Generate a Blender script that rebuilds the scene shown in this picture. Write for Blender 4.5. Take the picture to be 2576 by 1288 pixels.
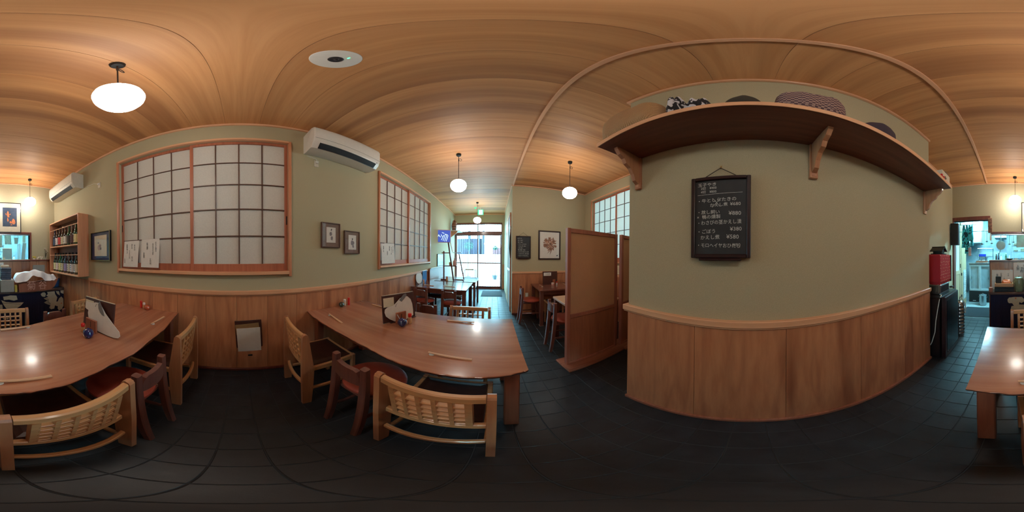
import bpy, bmesh, math, random
from mathutils import Matrix, Vector
random.seed(7)
# ------------------------------------------------------------------ camera, light, exposure
S = 1.1            # the room was surveyed in a unit of 1.1 m; every builder below converts to metres
PI = math.pi
SC = bpy.context.scene
COL = SC.collection
for o in list(bpy.data.objects): bpy.data.objects.remove(o)

def lin(r, g, b):
    f = lambda c: (c/255/12.92) if c/255 <= .04045 else ((c/255+.055)/1.055)**2.4
    return (f(r), f(g), f(b), 1.0)

cd = bpy.data.cameras.new('camera'); cam = bpy.data.objects.new('camera', cd); COL.objects.link(cam)
cd.type = 'PANO'
try: cd.cycles.panorama_type = 'EQUIRECTANGULAR'
except Exception: cd.panorama_type = 'EQUIRECTANGULAR'
cd.clip_start = .01; cd.clip_end = 200
YAW, ROLL, PITCH = math.radians(6.095), math.radians(-.4375), math.radians(-.208)
Rz = Matrix(((math.cos(YAW), math.sin(YAW), 0), (-math.sin(YAW), math.cos(YAW), 0), (0, 0, 1)))
Ry = Matrix(((math.cos(ROLL), 0, math.sin(ROLL)), (0, 1, 0), (-math.sin(ROLL), 0, math.cos(ROLL))))
Rx = Matrix(((1, 0, 0), (0, math.cos(PITCH), -math.sin(PITCH)), (0, math.sin(PITCH), math.cos(PITCH))))
RR = Rz @ Ry @ Rx
M3 = Matrix((RR @ Vector((1, 0, 0)), RR @ Vector((0, 0, 1)), -(RR @ Vector((0, 1, 0))))).transposed()
cam.matrix_world = Matrix.Translation((0, 0, 1.17*S)) @ M3.to_4x4()
SC.camera = cam

SC.view_settings.view_transform = 'Standard'; SC.view_settings.look = 'None'
SC.view_settings.gamma = 1; SC.view_settings.use_curve_mapping = False
SC.view_settings.exposure = 0.0
SC.cycles.max_bounces = 8; SC.cycles.diffuse_bounces = 4; SC.cycles.glossy_bounces = 3
SC.cycles.transmission_bounces = 6; SC.cycles.transparent_max_bounces = 12
SC.cycles.sample_clamp_indirect = 4; SC.cycles.caustics_reflective = False; SC.cycles.caustics_refractive = False
SC.cycles.use_denoising = True

LAMP_POWER = 33.0          # radiance of the glowing glass globes
SKY_POWER = 30.0
KITCHEN_POWER = 400.0
w = bpy.data.worlds.new('overcast_sky'); SC.world = w; w.use_nodes = True
bg = w.node_tree.nodes['Background']; bg.inputs[0].default_value = (.32, .78, 1, 1); bg.inputs[1].default_value = SKY_POWER

def area(name, loc, rot, sx, sy, power, color, portal=False):
    ld = bpy.data.lights.new(name, 'AREA'); ld.shape = 'RECTANGLE'; ld.size = sx*S; ld.size_y = sy*S
    ld.energy = power; ld.color = color
    o = bpy.data.objects.new(name, ld); COL.objects.link(o)
    o.location = Vector(loc)*S; o.rotation_euler = rot
    if portal: ld.cycles.is_portal = True
    return o
# a portal only guides the sampling of the sky through the entrance door; it gives no light of its own
area('entrance_light_portal', (-.57, 5.62, 1.15), (-PI/2, 0, 0), 1.7, 2.3, 1, (1, 1, 1), True)
area('alcove_window_portal', (2.0, 2.0, 1.7), (0, PI/2, 0), 1.3, 1.9, 1, (1, 1, 1), True)

# ------------------------------------------------------------------ materials
class NT:
    def __init__(s, name):
        s.m = bpy.data.materials.new(name); s.m.use_nodes = True; s.t = s.m.node_tree; s.n = s.t.nodes
        s.b = s.n['Principled BSDF']; s.out = s.n['Material Output']
    def add(s, ty, **k):
        n = s.n.new(ty)
        for a, v in k.items(): setattr(n, a, v)
        return n
    def link(s, a, b): s.t.links.new(a, b)
    def math(s, op, a, b=None, c=None):
        n = s.add('ShaderNodeMath', operation=op)
        for i, v in enumerate((a, b, c)):
            if v is None: continue
            if isinstance(v, (int, float)): n.inputs[i].default_value = v
            else: s.link(v, n.inputs[i])
        return n.outputs[0]
    def mix(s, fac, a, b, mode='MIX'):
        n = s.add('ShaderNodeMix', data_type='RGBA', blend_type=mode)
        for i, v in ((0, fac), (6, a), (7, b)):
            if isinstance(v, (int, float, tuple)): n.inputs[i].default_value = v
            else: s.link(v, n.inputs[i])
        return n.outputs[2]
    def ramp(s, fac, stops):
        n = s.add('ShaderNodeValToRGB'); e = n.color_ramp.elements
        while len(e) < len(stops): e.new(.5)
        for i, (p, c) in enumerate(stops): e[i].position = p; e[i].color = c
        s.link(fac, n.inputs[0]); return n.outputs[0]
    def noise(s, vec, scale, detail=3, rough=.5, dist=0):
        n = s.add('ShaderNodeTexNoise'); n.inputs['Scale'].default_value = scale; n.inputs['Detail'].default_value = detail
        n.inputs['Roughness'].default_value = rough; n.inputs['Distortion'].default_value = dist
        s.link(vec, n.inputs['Vector']); return n.outputs['Fac']
    def coords(s, world=False):
        if world: return s.add('ShaderNodeNewGeometry').outputs['Position']
        return s.add('ShaderNodeTexCoord').outputs['Object']
    def mapping(s, vec, scale=(1, 1, 1), loc=(0, 0, 0)):
        n = s.add('ShaderNodeMapping'); n.inputs['Scale'].default_value = scale; n.inputs['Location'].default_value = loc
        s.link(vec, n.inputs['Vector']); return n.outputs[0]
    def bump(s, h, strength=.2, dist=.002):
        n = s.add('ShaderNodeBump'); n.inputs['Strength'].default_value = strength; n.inputs['Distance'].default_value = dist
        s.link(h, n.inputs['Height']); s.link(n.outputs[0], s.b.inputs['Normal'])
    def set(s, **k):
        for a, v in k.items():
            i = s.b.inputs[a.replace('_', ' ')]
            if isinstance(v, (int, float, tuple)): i.default_value = v
            else: s.link(v, i)
        return s.m

def plain(name, c, rough=.5, metal=0, coat=0, var=.08, scale=30, emit=None, estr=0, alpha=1, trans=0, bump=.1):
    t = NT(name); v = t.coords()
    n = t.noise(v, scale, 3)
    dk = tuple(x*(1-var) for x in c[:3])+(1,); lt = tuple(min(1, x*(1+var)) for x in c[:3])+(1,)
    t.set(Base_Color=t.ramp(n, [(.3, dk), (.7, lt)]), Roughness=rough, Metallic=metal)
    if coat: t.b.inputs['Coat Weight'].default_value = coat
    if bump: t.bump(n, bump, .001)
    if emit: t.b.inputs['Emission Color'].default_value = emit; t.b.inputs['Emission Strength'].default_value = estr
    if trans: t.b.inputs['Transmission Weight'].default_value = trans
    if alpha < 1: t.b.inputs['Alpha'].default_value = alpha
    return t.m

def wood(name, light, mid, dark, axis='X', fine=60, rough=.45, rings=5.0, streak=.5, world=False, coat=0, stretch=.06, broad=1.2):
    t = NT(name); v = t.coords(world)
    oi = t.add('ShaderNodeObjectInfo')
    off = t.add('ShaderNodeVectorMath', operation='MULTIPLY_ADD')
    t.link(oi.outputs['Random'], off.inputs[0]); off.inputs[1].default_value = (17.3, 9.1, 23.7); t.link(v, off.inputs[2])
    sc = [1, 1, 1]; sc['XYZ'.index(axis)] = stretch
    m = t.mapping(off.outputs[0], tuple(sc))
    g1 = t.noise(m, fine, 4, .6)
    g2 = t.noise(m, broad, 2, .5, .3)
    ring = t.math('FRACT', t.math('MULTIPLY', g2, rings*4))
    ring = t.math('ABSOLUTE', t.math('SUBTRACT', ring, .5))      # 0 .. .5
    c = t.ramp(g1, [(.3, mid), (.65, light)])
    rf = t.ramp(ring, [(0, (1, 1, 1, 1)), (.18, (0, 0, 0, 1))])
    c = t.mix(t.math('MULTIPLY', rf, .38*streak), c, dark)
    g3 = t.noise(t.mapping(off.outputs[0], tuple(x*1.0 for x in sc), (3, 5, 7)), broad*2.2, 2)
    sf = t.ramp(g3, [(.52, (0, 0, 0, 1)), (.66, (1, 1, 1, 1))])
    c = t.mix(t.math('MULTIPLY', sf, streak*.8), c, dark)
    t.set(Base_Color=c, Roughness=rough)
    if coat: t.b.inputs['Coat Weight'].default_value = coat; t.b.inputs['Coat Roughness'].default_value = .12
    t.bump(g1, .12, .001)
    return t.m

M = {}
M['ceiling'] = wood('ceiling_cedar', lin(216, 156, 104), lin(198, 136, 86), lin(134, 78, 46), 'X', 20, .5, .45, .68, True, stretch=.05, broad=1.7)
M['trim'] = wood('trim_pine', lin(238, 186, 146), lin(228, 170, 130), lin(196, 130, 96), 'Y', 40, .4, 3, .4, True, .2)
M['trimx'] = wood('trim_pine_cross', lin(238, 186, 146), lin(228, 170, 130), lin(196, 130, 96), 'X', 40, .4, 3, .4, True, .2)
M['trimz'] = wood('trim_pine_upright', lin(214, 146, 108), lin(196, 126, 90), lin(160, 92, 64), 'Z', 40, .4, 3, .4, True, .2)
M['panel'] = wood('wainscot_pine', lin(206, 142, 102), lin(186, 120, 84), lin(126, 66, 44), 'Z', 26, .42, 1.8, .72, True, .25, stretch=.12, broad=2.6)
M['table'] = wood('table_slab', lin(184, 124, 94), lin(162, 102, 76), lin(108, 62, 44), 'X', 26, .24, 1.2, .65, True, .5, stretch=.07, broad=1.6)
M['bark'] = wood('table_live_edge', lin(120, 66, 48), lin(96, 50, 38), lin(54, 26, 22), 'X', 30, .4, 3, .6, True, .2)
M['leg'] = wood('table_leg_wood', lin(150, 86, 60), lin(128, 70, 50), lin(86, 42, 32), 'Z', 40, .4, 3, .4)
M['chair'] = wood('light_chair_wood', lin(212, 158, 108), lin(194, 138, 92), lin(156, 102, 66), 'X', 40, .35, 3, .35, coat=.3)
M['chairz'] = wood('light_chair_wood_upright', lin(196, 138, 98), lin(176, 116, 82), lin(140, 84, 60), 'Z', 40, .35, 3, .35, coat=.3)
M['red'] = wood('red_brown_chair_wood', lin(122, 74, 62), lin(102, 58, 50), lin(72, 38, 34), 'Z', 40, .35, 3, .35, coat=.3)
M['seat'] = plain('red_seat_vinyl', lin(156, 68, 52), .38, var=.12, scale=14)
M['brown_seat'] = plain('dark_brown_seat_leather', lin(64, 36, 28), .4, var=.2, scale=20)
M['darkwood'] = wood('dark_screen_frame', lin(120, 62, 48), lin(100, 48, 38), lin(66, 28, 24), 'Z', 40, .35, 3, .4, coat=.3)
M['screenwood'] = wood('screen_frame_wood', lin(188, 118, 96), lin(168, 98, 80), lin(124, 68, 54), 'Z', 40, .35, 3, .4, coat=.3)
M['shojiwood'] = wood('shoji_frame_wood', lin(190, 118, 90), lin(170, 98, 74), lin(130, 70, 54), 'Z', 40, .4, 3, .4, True)
M['foot'] = wood('screen_foot_wood', lin(170, 108, 84), lin(148, 88, 66), lin(108, 60, 46), 'X', 40, .35, 3, .4, coat=.2)
M['shelfwood'] = wood('dark_shelf_board', lin(128, 72, 52), lin(108, 56, 42), lin(80, 38, 30), 'Y', 30, .42, 2, .4, True)
M['black'] = plain('black_lacquer', lin(24, 20, 22), .28, var=.2)
M['matt_black'] = plain('matt_black', lin(20, 18, 20), .6, var=.2)
M['dark_frame'] = plain('dark_red_black_frame', lin(44, 22, 24), .35, var=.2)
M['brownmat'] = plain('brown_mat_board', lin(128, 102, 92), .7)
M['brownframe'] = wood('brown_picture_frame', lin(104, 70, 56), lin(88, 56, 44), lin(60, 34, 26), 'Z', 40, .45)
M['paper'] = plain('white_paper', lin(232, 228, 222), .7, var=.03)
M['cream'] = plain('cream_paper', lin(226, 214, 190), .7, var=.05)
M['ink'] = plain('black_ink', lin(40, 38, 44), .7)
M['white'] = plain('white_plastic', lin(232, 230, 224), .32, var=.02, bump=0)
M['offwhite'] = plain('aged_white_plastic', lin(214, 206, 190), .4, var=.04)
M['grey'] = plain('grey_plastic', lin(120, 120, 122), .5)
M['darkgrey'] = plain('dark_grey_plastic', lin(46, 46, 50), .5)
M['steel'] = plain('brushed_steel', lin(190, 196, 200), .25, 1, var=.08, scale=60)
M['gold'] = plain('gold_frame_edge', lin(196, 170, 120), .35, .7)
M['navy'] = plain('navy_mount', lin(38, 48, 92), .6, var=.3, scale=8)
M['orange'] = plain('goldfish_orange', lin(226, 130, 82), .6, var=.15)
M['chalk'] = plain('chalk', lin(206, 210, 206), .9, var=.15, scale=200)
M['slate'] = plain('chalkboard_slate', lin(42, 46, 50), .6, var=.25, scale=9)
M['bluejar'] = plain('blue_glaze', lin(22, 34, 92), .08, var=.3, coat=1)
M['greenjar'] = plain('dark_green_glaze', lin(52, 62, 50), .15, var=.3, coat=1)
M['orangejar'] = plain('orange_glaze', lin(196, 84, 50), .15, var=.15, coat=1)
M['redcap'] = plain('red_plastic', lin(214, 42, 34), .35)
M['chop'] = wood('chopstick_wood', lin(226, 184, 146), lin(214, 166, 128), lin(190, 140, 106), 'X', 80, .6, 2, .2)
M['rest'] = plain('pale_blue_porcelain', lin(220, 228, 230), .2, coat=.5)
M['leather'] = plain('brown_menu_cover', lin(76, 42, 36), .45, var=.15)
M['spice'] = plain('spice_powder', lin(214, 168, 120), .7, var=.2)
M['block'] = wood('holder_wood', lin(168, 100, 70), lin(150, 84, 60), lin(110, 56, 40), 'Z', 50, .45)
M['clothnavy'] = plain('indigo_cloth', lin(24, 22, 52), .9, var=.2, scale=60, bump=.3)
M['clothcream'] = plain('cream_print', lin(196, 186, 164), .9, var=.05)
M['clothwhite'] = plain('white_cotton', lin(226, 226, 230), .9, var=.03)
M['bluetub'] = plain('blue_plastic', lin(22, 74, 124), .4)
M['greypot'] = plain('sage_green_glaze', lin(128, 134, 104), .3, var=.15)
M['card'] = plain('grey_cardboard', lin(176, 174, 168), .8, var=.05)
M['egg'] = plain('grey_egg_carton', lin(92, 104, 124), .9, var=.2)
M['yellow'] = plain('yellow_label', lin(222, 190, 80), .6)
M['pink'] = plain('pink_plastic', lin(228, 178, 170), .4)
M['redcloth'] = None
M['cord'] = plain('dark_flex', lin(50, 36, 30), .6)
M['whitecord'] = plain('white_flex', lin(220, 216, 206), .6)
M['kwhite'] = plain('kitchen_white_steel', lin(206, 220, 224), .35, var=.05)
M['kblue'] = plain('kitchen_blue_grey_wall', lin(178, 196, 204), .5, var=.15, scale=6)
M['kfloor'] = plain('kitchen_concrete', lin(150, 160, 160), .6, var=.15, scale=8)
M['mat'] = plain('grey_floor_mat', lin(34, 38, 44), .95, var=.3, scale=150, bump=.5)
M['bluemat'] = M['mat']
M['doorwood'] = wood('pale_door_wood', lin(214, 188, 150), lin(200, 170, 132), lin(170, 132, 96), 'Z', 40, .45)
M['straw'] = None
M['tv'] = plain('television_picture', lin(60, 90, 190), .3, emit=lin(70, 100, 215), estr=.6)
M['tvtext'] = plain('television_lettering', lin(220, 240, 240), .3, emit=lin(200, 240, 235), estr=1.4)
M['exitgreen'] = plain('exit_sign_green', lin(40, 190, 140), .3, emit=lin(30, 190, 130), estr=1.5)
M['exitwhite'] = plain('exit_sign_white', lin(235, 255, 250), .3, emit=(.8, 1, .95, 1), estr=2.5)
M['led'] = plain('green_led', lin(60, 230, 140), .3, emit=(.1, 1, .4, 1), estr=3)
M['tube'] = plain('fluorescent_tube', lin(240, 250, 255), .3, emit=(.32, .82, 1, 1), estr=KITCHEN_POWER)

def globe_mat():
    t = NT('glowing_opal_glass'); t.set(Base_Color=(1, .95, .88, 1), Roughness=.3)
    t.b.inputs['Emission Color'].default_value = (1, .94, .85, 1); t.b.inputs['Emission Strength'].default_value = LAMP_POWER
    return t.m
M['globe'] = globe_mat()

def plaster():
    t = NT('sand_plaster'); v = t.coords(True)
    n = t.noise(v, 260, 3, .6); n2 = t.noise(v, 2, 2)
    c = t.ramp(n, [(.3, lin(176, 166, 136)), (.7, lin(192, 182, 152))])
    t.set(Base_Color=t.mix(t.math('MULTIPLY', n2, .12), c, lin(150, 142, 112)), Roughness=.92)
    t.bump(n, .35, .0012); return t.m
M['plaster'] = plaster()

def tile_mat():
    t = NT('slate_floor_tile'); v = t.coords(True); oi = t.add('ShaderNodeObjectInfo')
    n = t.noise(v, 9, 4, .6); n2 = t.noise(v, 120, 3, .6)
    c = t.ramp(n, [(.3, lin(25, 28, 33)), (.7, lin(42, 46, 52))])
    c = t.mix(t.math('MULTIPLY', oi.outputs['Random'], .45), c, lin(26, 28, 30))
    r = t.math('MULTIPLY_ADD', n, .22, .30)
    t.set(Base_Color=c, Roughness=r); t.bump(t.math('ADD', n, t.math('MULTIPLY', n2, .25)), .35, .003); return t.m
M['tile'] = tile_mat()
M['grout'] = plain('dark_grout', lin(58, 60, 64), .8)

def shoji():
    t = NT('shoji_paper'); v = t.coords(True); n = t.noise(v, 90, 4, .7)
    c = t.ramp(n, [(.3, lin(222, 220, 214)), (.7, lin(234, 232, 226))])
    t.n.remove(t.b)
    d = t.add('ShaderNodeBsdfDiffuse'); tr = t.add('ShaderNodeBsdfTranslucent'); mx = t.add('ShaderNodeMixShader'); mx.inputs[0].default_value = .16
    t.link(c, d.inputs[0]); t.link(c, tr.inputs[0]); t.link(d.outputs[0], mx.inputs[1]); t.link(tr.outputs[0], mx.inputs[2]); t.link(mx.outputs[0], t.out.inputs[0])
    return t.m
M['shoji'] = shoji()

def glass():
    t = NT('window_glass'); t.n.remove(t.b)
    a = t.add('ShaderNodeBsdfTransparent'); g = t.add('ShaderNodeBsdfGlossy'); g.inputs['Roughness'].default_value = .02
    mx = t.add('ShaderNodeMixShader'); mx.inputs[0].default_value = .04; t.link(a.outputs[0], mx.inputs[1]); t.link(g.outputs[0], mx.inputs[2])
    t.link(mx.outputs[0], t.out.inputs[0]); return t.m
M['glass'] = glass()

def bottle_glass(name, c):
    return plain(name, c, .08, var=.2, coat=1, bump=0)
M['bgreen'] = bottle_glass('green_bottle_glass', lin(18, 74, 44)); M['bbrown'] = bottle_glass('brown_bottle_glass', lin(42, 24, 18))
M['bdark'] = bottle_glass('dark_green_bottle_glass', lin(16, 34, 30)); M['bblue'] = bottle_glass('blue_black_bottle_glass', lin(22, 32, 52))

def pattern(name, c1, c2, scale, kind):
    t = NT(name); v = t.coords()
    if kind == 'check':
        n = t.add('ShaderNodeTexChecker'); n.inputs['Scale'].default_value = scale; t.link(v, n.inputs[0]); f = n.outputs['Fac']
        f2 = t.noise(v, 6, 2)
        c = t.mix(f, c1, c2); c = t.mix(t.math('MULTIPLY', f2, .4), c, c1)
    elif kind == 'dots':
        n = t.add('ShaderNodeTexVoronoi'); n.inputs['Scale'].default_value = scale; n.inputs['Randomness'].default_value = .3; t.link(v, n.inputs['Vector'])
        f = t.ramp(n.outputs['Distance'], [(.12, (1, 1, 1, 1)), (.2, (0, 0, 0, 1))]); c = t.mix(f, c1, c2)
    elif kind == 'stripe':
        n = t.noise(t.mapping(v, (1, 2.2, 1)), scale, 1, .4, 1.2); f = t.ramp(n, [(.47, (0, 0, 0, 1)), (.5, (1, 1, 1, 1))]); c = t.mix(f, c1, c2)
    else:
        n = t.add('ShaderNodeTexWave'); n.inputs['Scale'].default_value = scale; n.inputs['Distortion'].default_value = 2; n.bands_direction = 'DIAGONAL'
        t.link(v, n.inputs['Vector']); f = n.outputs['Fac']; c = t.mix(f, c1, c2); t.bump(f, .9, .004)
    t.set(Base_Color=c, Roughness=.85); return t.m
M['redcloth'] = pattern('red_dotted_cloth', lin(176, 34, 44), lin(226, 190, 150), 26, 'dots')
M['checkcloth'] = pattern('brown_checked_cloth', lin(82, 58, 66), lin(170, 140, 128), 78, 'check')
M['stripecloth'] = pattern('black_and_white_cloth', lin(26, 24, 30), lin(206, 206, 214), 16, 'stripe')
M['straw'] = pattern('woven_straw', lin(176, 134, 94), lin(206, 166, 122), 55, 'weave')
M['wovenpanel'] = pattern('woven_reed_panel', lin(232, 172, 130), lin(242, 186, 144), 60, 'weave')
M['lowpanel'] = wood('screen_lower_panel', lin(180, 112, 82), lin(162, 96, 70), lin(120, 66, 50), 'Z', 60, .4, 3, .4)
M['teal'] = pattern('teal_and_black_cloth', lin(20, 44, 54), lin(70, 190, 196), 12, 'stripe')

# ------------------------------------------------------------------ mesh helpers
class MB:
    def __init__(s): s.v = []; s.f = []; s.mi = []; s.cur = 0
    def _add(s, vs, fs, M=None):
        o = len(s.v)
        for p in vs:
            p = Vector(p)
            if M is not None: p = M @ p
            s.v.append(p)
        for f in fs: s.f.append(tuple(i+o for i in f)); s.mi.append(s.cur)
        return s
    def box(s, x0, x1, y0, y1, z0, z1, ch=0, M=None):
        if x0 > x1: x0, x1 = x1, x0
        if y0 > y1: y0, y1 = y1, y0
        if z0 > z1: z0, z1 = z1, z0
        if ch <= 0:
            vs = [(x, y, z) for x in (x0, x1) for y in (y0, y1) for z in (z0, z1)]
            fs = [(0, 1, 3, 2), (4, 6, 7, 5), (0, 4, 5, 1), (2, 3, 7, 6), (0, 2, 6, 4), (1, 5, 7, 3)]
            return s._add(vs, fs, M)
        ch = min(ch, (x1-x0)*.45, (y1-y0)*.45, (z1-z0)*.45)
        lo = (x0, y0, z0); hi = (x1, y1, z1); vs = []; idx = {}
        for i in range(8):
            sg = ((i >> 2) & 1, (i >> 1) & 1, i & 1)
            for a in range(3):
                p = [0, 0, 0]
                for b in range(3):
                    e = hi[b] if sg[b] else lo[b]
                    p[b] = e if b == a else (e-ch if sg[b] else e+ch)
                idx[(sg, a)] = len(vs); vs.append(tuple(p))
        c = Vector(((x0+x1)/2, (y0+y1)/2, (z0+z1)/2)); fs = []
        def put(f):
            P = [Vector(vs[i]) for i in f]; n = (P[1]-P[0]).cross(P[2]-P[0]); m = sum(P, Vector())/len(P)
            fs.append(tuple(f) if n.dot(m-c) > 0 else tuple(reversed(f)))
        for a in range(3):
            b, d = (a+1) % 3, (a+2) % 3
            for sa in (0, 1):
                f = []
                for sb, sd in ((0, 0), (1, 0), (1, 1), (0, 1)):
                    sg = [0, 0, 0]; sg[a] = sa; sg[b] = sb; sg[d] = sd; f.append(idx[(tuple(sg), a)])
                put(f)
            for sb in (0, 1):
                for sd in (0, 1):
                    s1 = [0, 0, 0]; s1[b] = sb; s1[d] = sd; s2 = list(s1); s2[a] = 1
                    s1 = tuple(s1); s2 = tuple(s2)
                    put([idx[(s1, b)], idx[(s1, d)], idx[(s2, d)], idx[(s2, b)]])
        for i in range(8):
            sg = ((i >> 2) & 1, (i >> 1) & 1, i & 1); put([idx[(sg, 0)], idx[(sg, 1)], idx[(sg, 2)]])
        return s._add(vs, fs, M)
    def prism(s, poly, axis, a0, a1, M=None):
        n = len(poly); ar = sum(poly[i][0]*poly[(i+1) % n][1]-poly[(i+1) % n][0]*poly[i][1] for i in range(n))
        if ar < 0: poly = list(reversed(poly))
        def P(u, v, a): return {'z': (u, v, a), 'x': (a, u, v), 'y': (v, a, u)}[axis]
        vs = [P(u, v, a0) for u, v in poly]+[P(u, v, a1) for u, v in poly]
        if a1 < a0: vs = [P(u, v, a1) for u, v in poly]+[P(u, v, a0) for u, v in poly]
        fs = [tuple(reversed(range(n))), tuple(range(n, 2*n))]+[(i, (i+1) % n, (i+1) % n+n, i+n) for i in range(n)]
        return s._add(vs, fs, M)
    def tube(s, pts, r, n=8, M=None, caps=True):
        pts = [Vector(p) for p in pts]; rs = r if isinstance(r, (list, tuple)) else [r]*len(pts); vs = []; fs = []
        up = Vector((0, 0, 1)); prev = None
        for i, p in enumerate(pts):
            d = (pts[min(i+1, len(pts)-1)]-pts[max(i-1, 0)]).normalized()
            if prev is None:
                ref = up if abs(d.dot(up)) < .9 else Vector((1, 0, 0)); a = d.cross(ref).normalized()
            else: a = (prev-d*prev.dot(d)).normalized()
            prev = a; b = d.cross(a)
            for k in range(n):
                t = 2*PI*k/n; vs.append(p+(a*math.cos(t)+b*math.sin(t))*rs[i])
        for i in range(len(pts)-1):
            for k in range(n): fs.append((i*n+k, i*n+(k+1) % n, (i+1)*n+(k+1) % n, (i+1)*n+k))
        if caps: fs.append(tuple(reversed(range(n)))); fs.append(tuple((len(pts)-1)*n+k for k in range(n)))
        return s._add(vs, fs, M)
    def lathe(s, prof, c=(0, 0, 0), n=24, M=None):
        vs = []; fs = []
        for r, z in prof:
            for k in range(n):
                t = 2*PI*k/n; vs.append((c[0]+max(r, 1e-4)*math.cos(t), c[1]+max(r, 1e-4)*math.sin(t), c[2]+z))
        for i in range(len(prof)-1):
            for k in range(n): fs.append((i*n+k, i*n+(k+1) % n, (i+1)*n+(k+1) % n, (i+1)*n+k))
        fs.append(tuple(reversed(range(n)))); fs.append(tuple((len(prof)-1)*n+k for k in range(n)))
        return s._add(vs, fs, M)
    def strip(s, rows):      # rows: list of closed rings with equal counts
        n = len(rows[0]); vs = [p for r in rows for p in r]; fs = []
        for i in range(len(rows)-1):
            for k in range(n): fs.append((i*n+k, i*n+(k+1) % n, (i+1)*n+(k+1) % n, (i+1)*n+k))
        fs.append(tuple(reversed(range(n)))); fs.append(tuple((len(rows)-1)*n+k for k in range(n)))
        return s._add(vs, fs)
    def bar(s, a, b, wdt, h, ch=.003):      # rectangular bar from a to b; width horizontal, height upright
        a = Vector(a); b = Vector(b); d = b-a; L = d.length; x = d.normalized()
        up = Vector((0, 0, 1)) if abs(x.z) < .95 else Vector((0, 1, 0))
        y = up.cross(x).normalized(); z = x.cross(y)
        Mx = Matrix((x, y, z)).transposed().to_4x4(); Mx.translation = a
        return s.box(0, L, -wdt/2, wdt/2, -h/2, h/2, ch, Mx)
    def curved_bar(s, x0, x1, yf, z0, z1, th, n=8, zf=None):   # bar along x whose y follows yf(x)
        rows = []
        for i in range(n+1):
            x = x0+(x1-x0)*i/n; y = yf(x); dz = zf(x) if zf else 0; c = .22*th
            rows.append([(x, y-th/2+c, z0+dz), (x, y-th/2, z0+c+dz), (x, y-th/2, z1-c+dz), (x, y-th/2+c, z1+dz),
                         (x, y+th/2-c, z1+dz), (x, y+th/2, z1-c+dz), (x, y+th/2, z0+c+dz), (x, y+th/2-c, z0+dz)])
        return s.strip(rows)

def obj(name, mb, mat, parent=None, smooth=False, loc=None, rotz=0, sub=(0, 0, 0)):
    me = bpy.data.meshes.new(name)
    sb = Vector(sub)
    me.from_pydata([tuple((p-sb)*S) for p in mb.v], [], mb.f)
    bm = bmesh.new(); bm.from_mesh(me); bmesh.ops.recalc_face_normals(bm, faces=bm.faces); bm.to_mesh(me); bm.free()
    mats = mat if isinstance(mat, list) else [mat]
    for m_ in mats: me.materials.append(m_)
    if len(mats) > 1:
        for p, i in zip(me.polygons, mb.mi): p.material_index = i
    if smooth:
        for p in me.polygons: p.use_smooth = True
        try: me.set_sharp_from_angle(angle=math.radians(38))
        except Exception: pass
    me.update()
    o = bpy.data.objects.new(name, me); COL.objects.link(o)
    if parent is not None: o.parent = parent
    if loc is not None: o.location = Vector(loc)*S
    if rotz: o.rotation_euler = (0, 0, rotz)
    return o
def tag(o, label=None, cat=None, group=None, kind=None):
    if label: o['label'] = label
    if cat: o['category'] = cat
    if group: o['group'] = group
    if kind: o['kind'] = kind
    return o
def thing(name, label, cat, loc=(0, 0, 0), rotz=0, group=None):
    o = bpy.data.objects.new(name, None); COL.objects.link(o); o.empty_display_size = .1
    o.location = Vector(loc)*S; o.rotation_euler = (0, 0, rotz)
    return tag(o, label, cat, group)
def wpart(t, name, mb, mat, smooth=False, parent=None):   # mb in room coordinates, t an unrotated Empty
    return obj(name, mb, mat, parent or t, smooth, sub=t.location/S)
def single(name, mb, mat, label, cat, group=None, smooth=False):   # a thing that is one mesh, origin at its base centre
    xs = [p.x for p in mb.v]; ys = [p.y for p in mb.v]; zs = [p.z for p in mb.v]
    c = Vector(((min(xs)+max(xs))/2, (min(ys)+max(ys))/2, min(zs)))
    o = obj(name, mb, mat, None, smooth, sub=c); o.location = c*S
    return tag(o, label, cat, group)
def struct(name, mb, mat, parent=None, smooth=False):
    o = obj(name, mb, mat, parent, smooth)
    if parent is None: o['kind'] = 'structure'
    return o
def inst(o, name, parent, loc, rotz=0):
    c = bpy.data.objects.new(name, o.data); COL.objects.link(c); c.parent = parent
    c.location = Vector(loc)*S; c.rotation_euler = (0, 0, rotz); return c
def dup(root, loc, rotz, label, group=None):
    def cp(o, par):
        c = o.copy(); COL.objects.link(c)
        if par is not None: c.parent = par
        for ch in kids[o.name]: cp(ch, c)
        return c
    kids = {}
    def walk(o):
        kids[o.name] = list(o.children)
        for k in o.children: walk(k)
    walk(root)
    r = cp(root, None); r.location = Vector(loc)*S; r.rotation_euler = (0, 0, rotz); r['label'] = label
    if group: r['group'] = group
    return r

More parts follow.
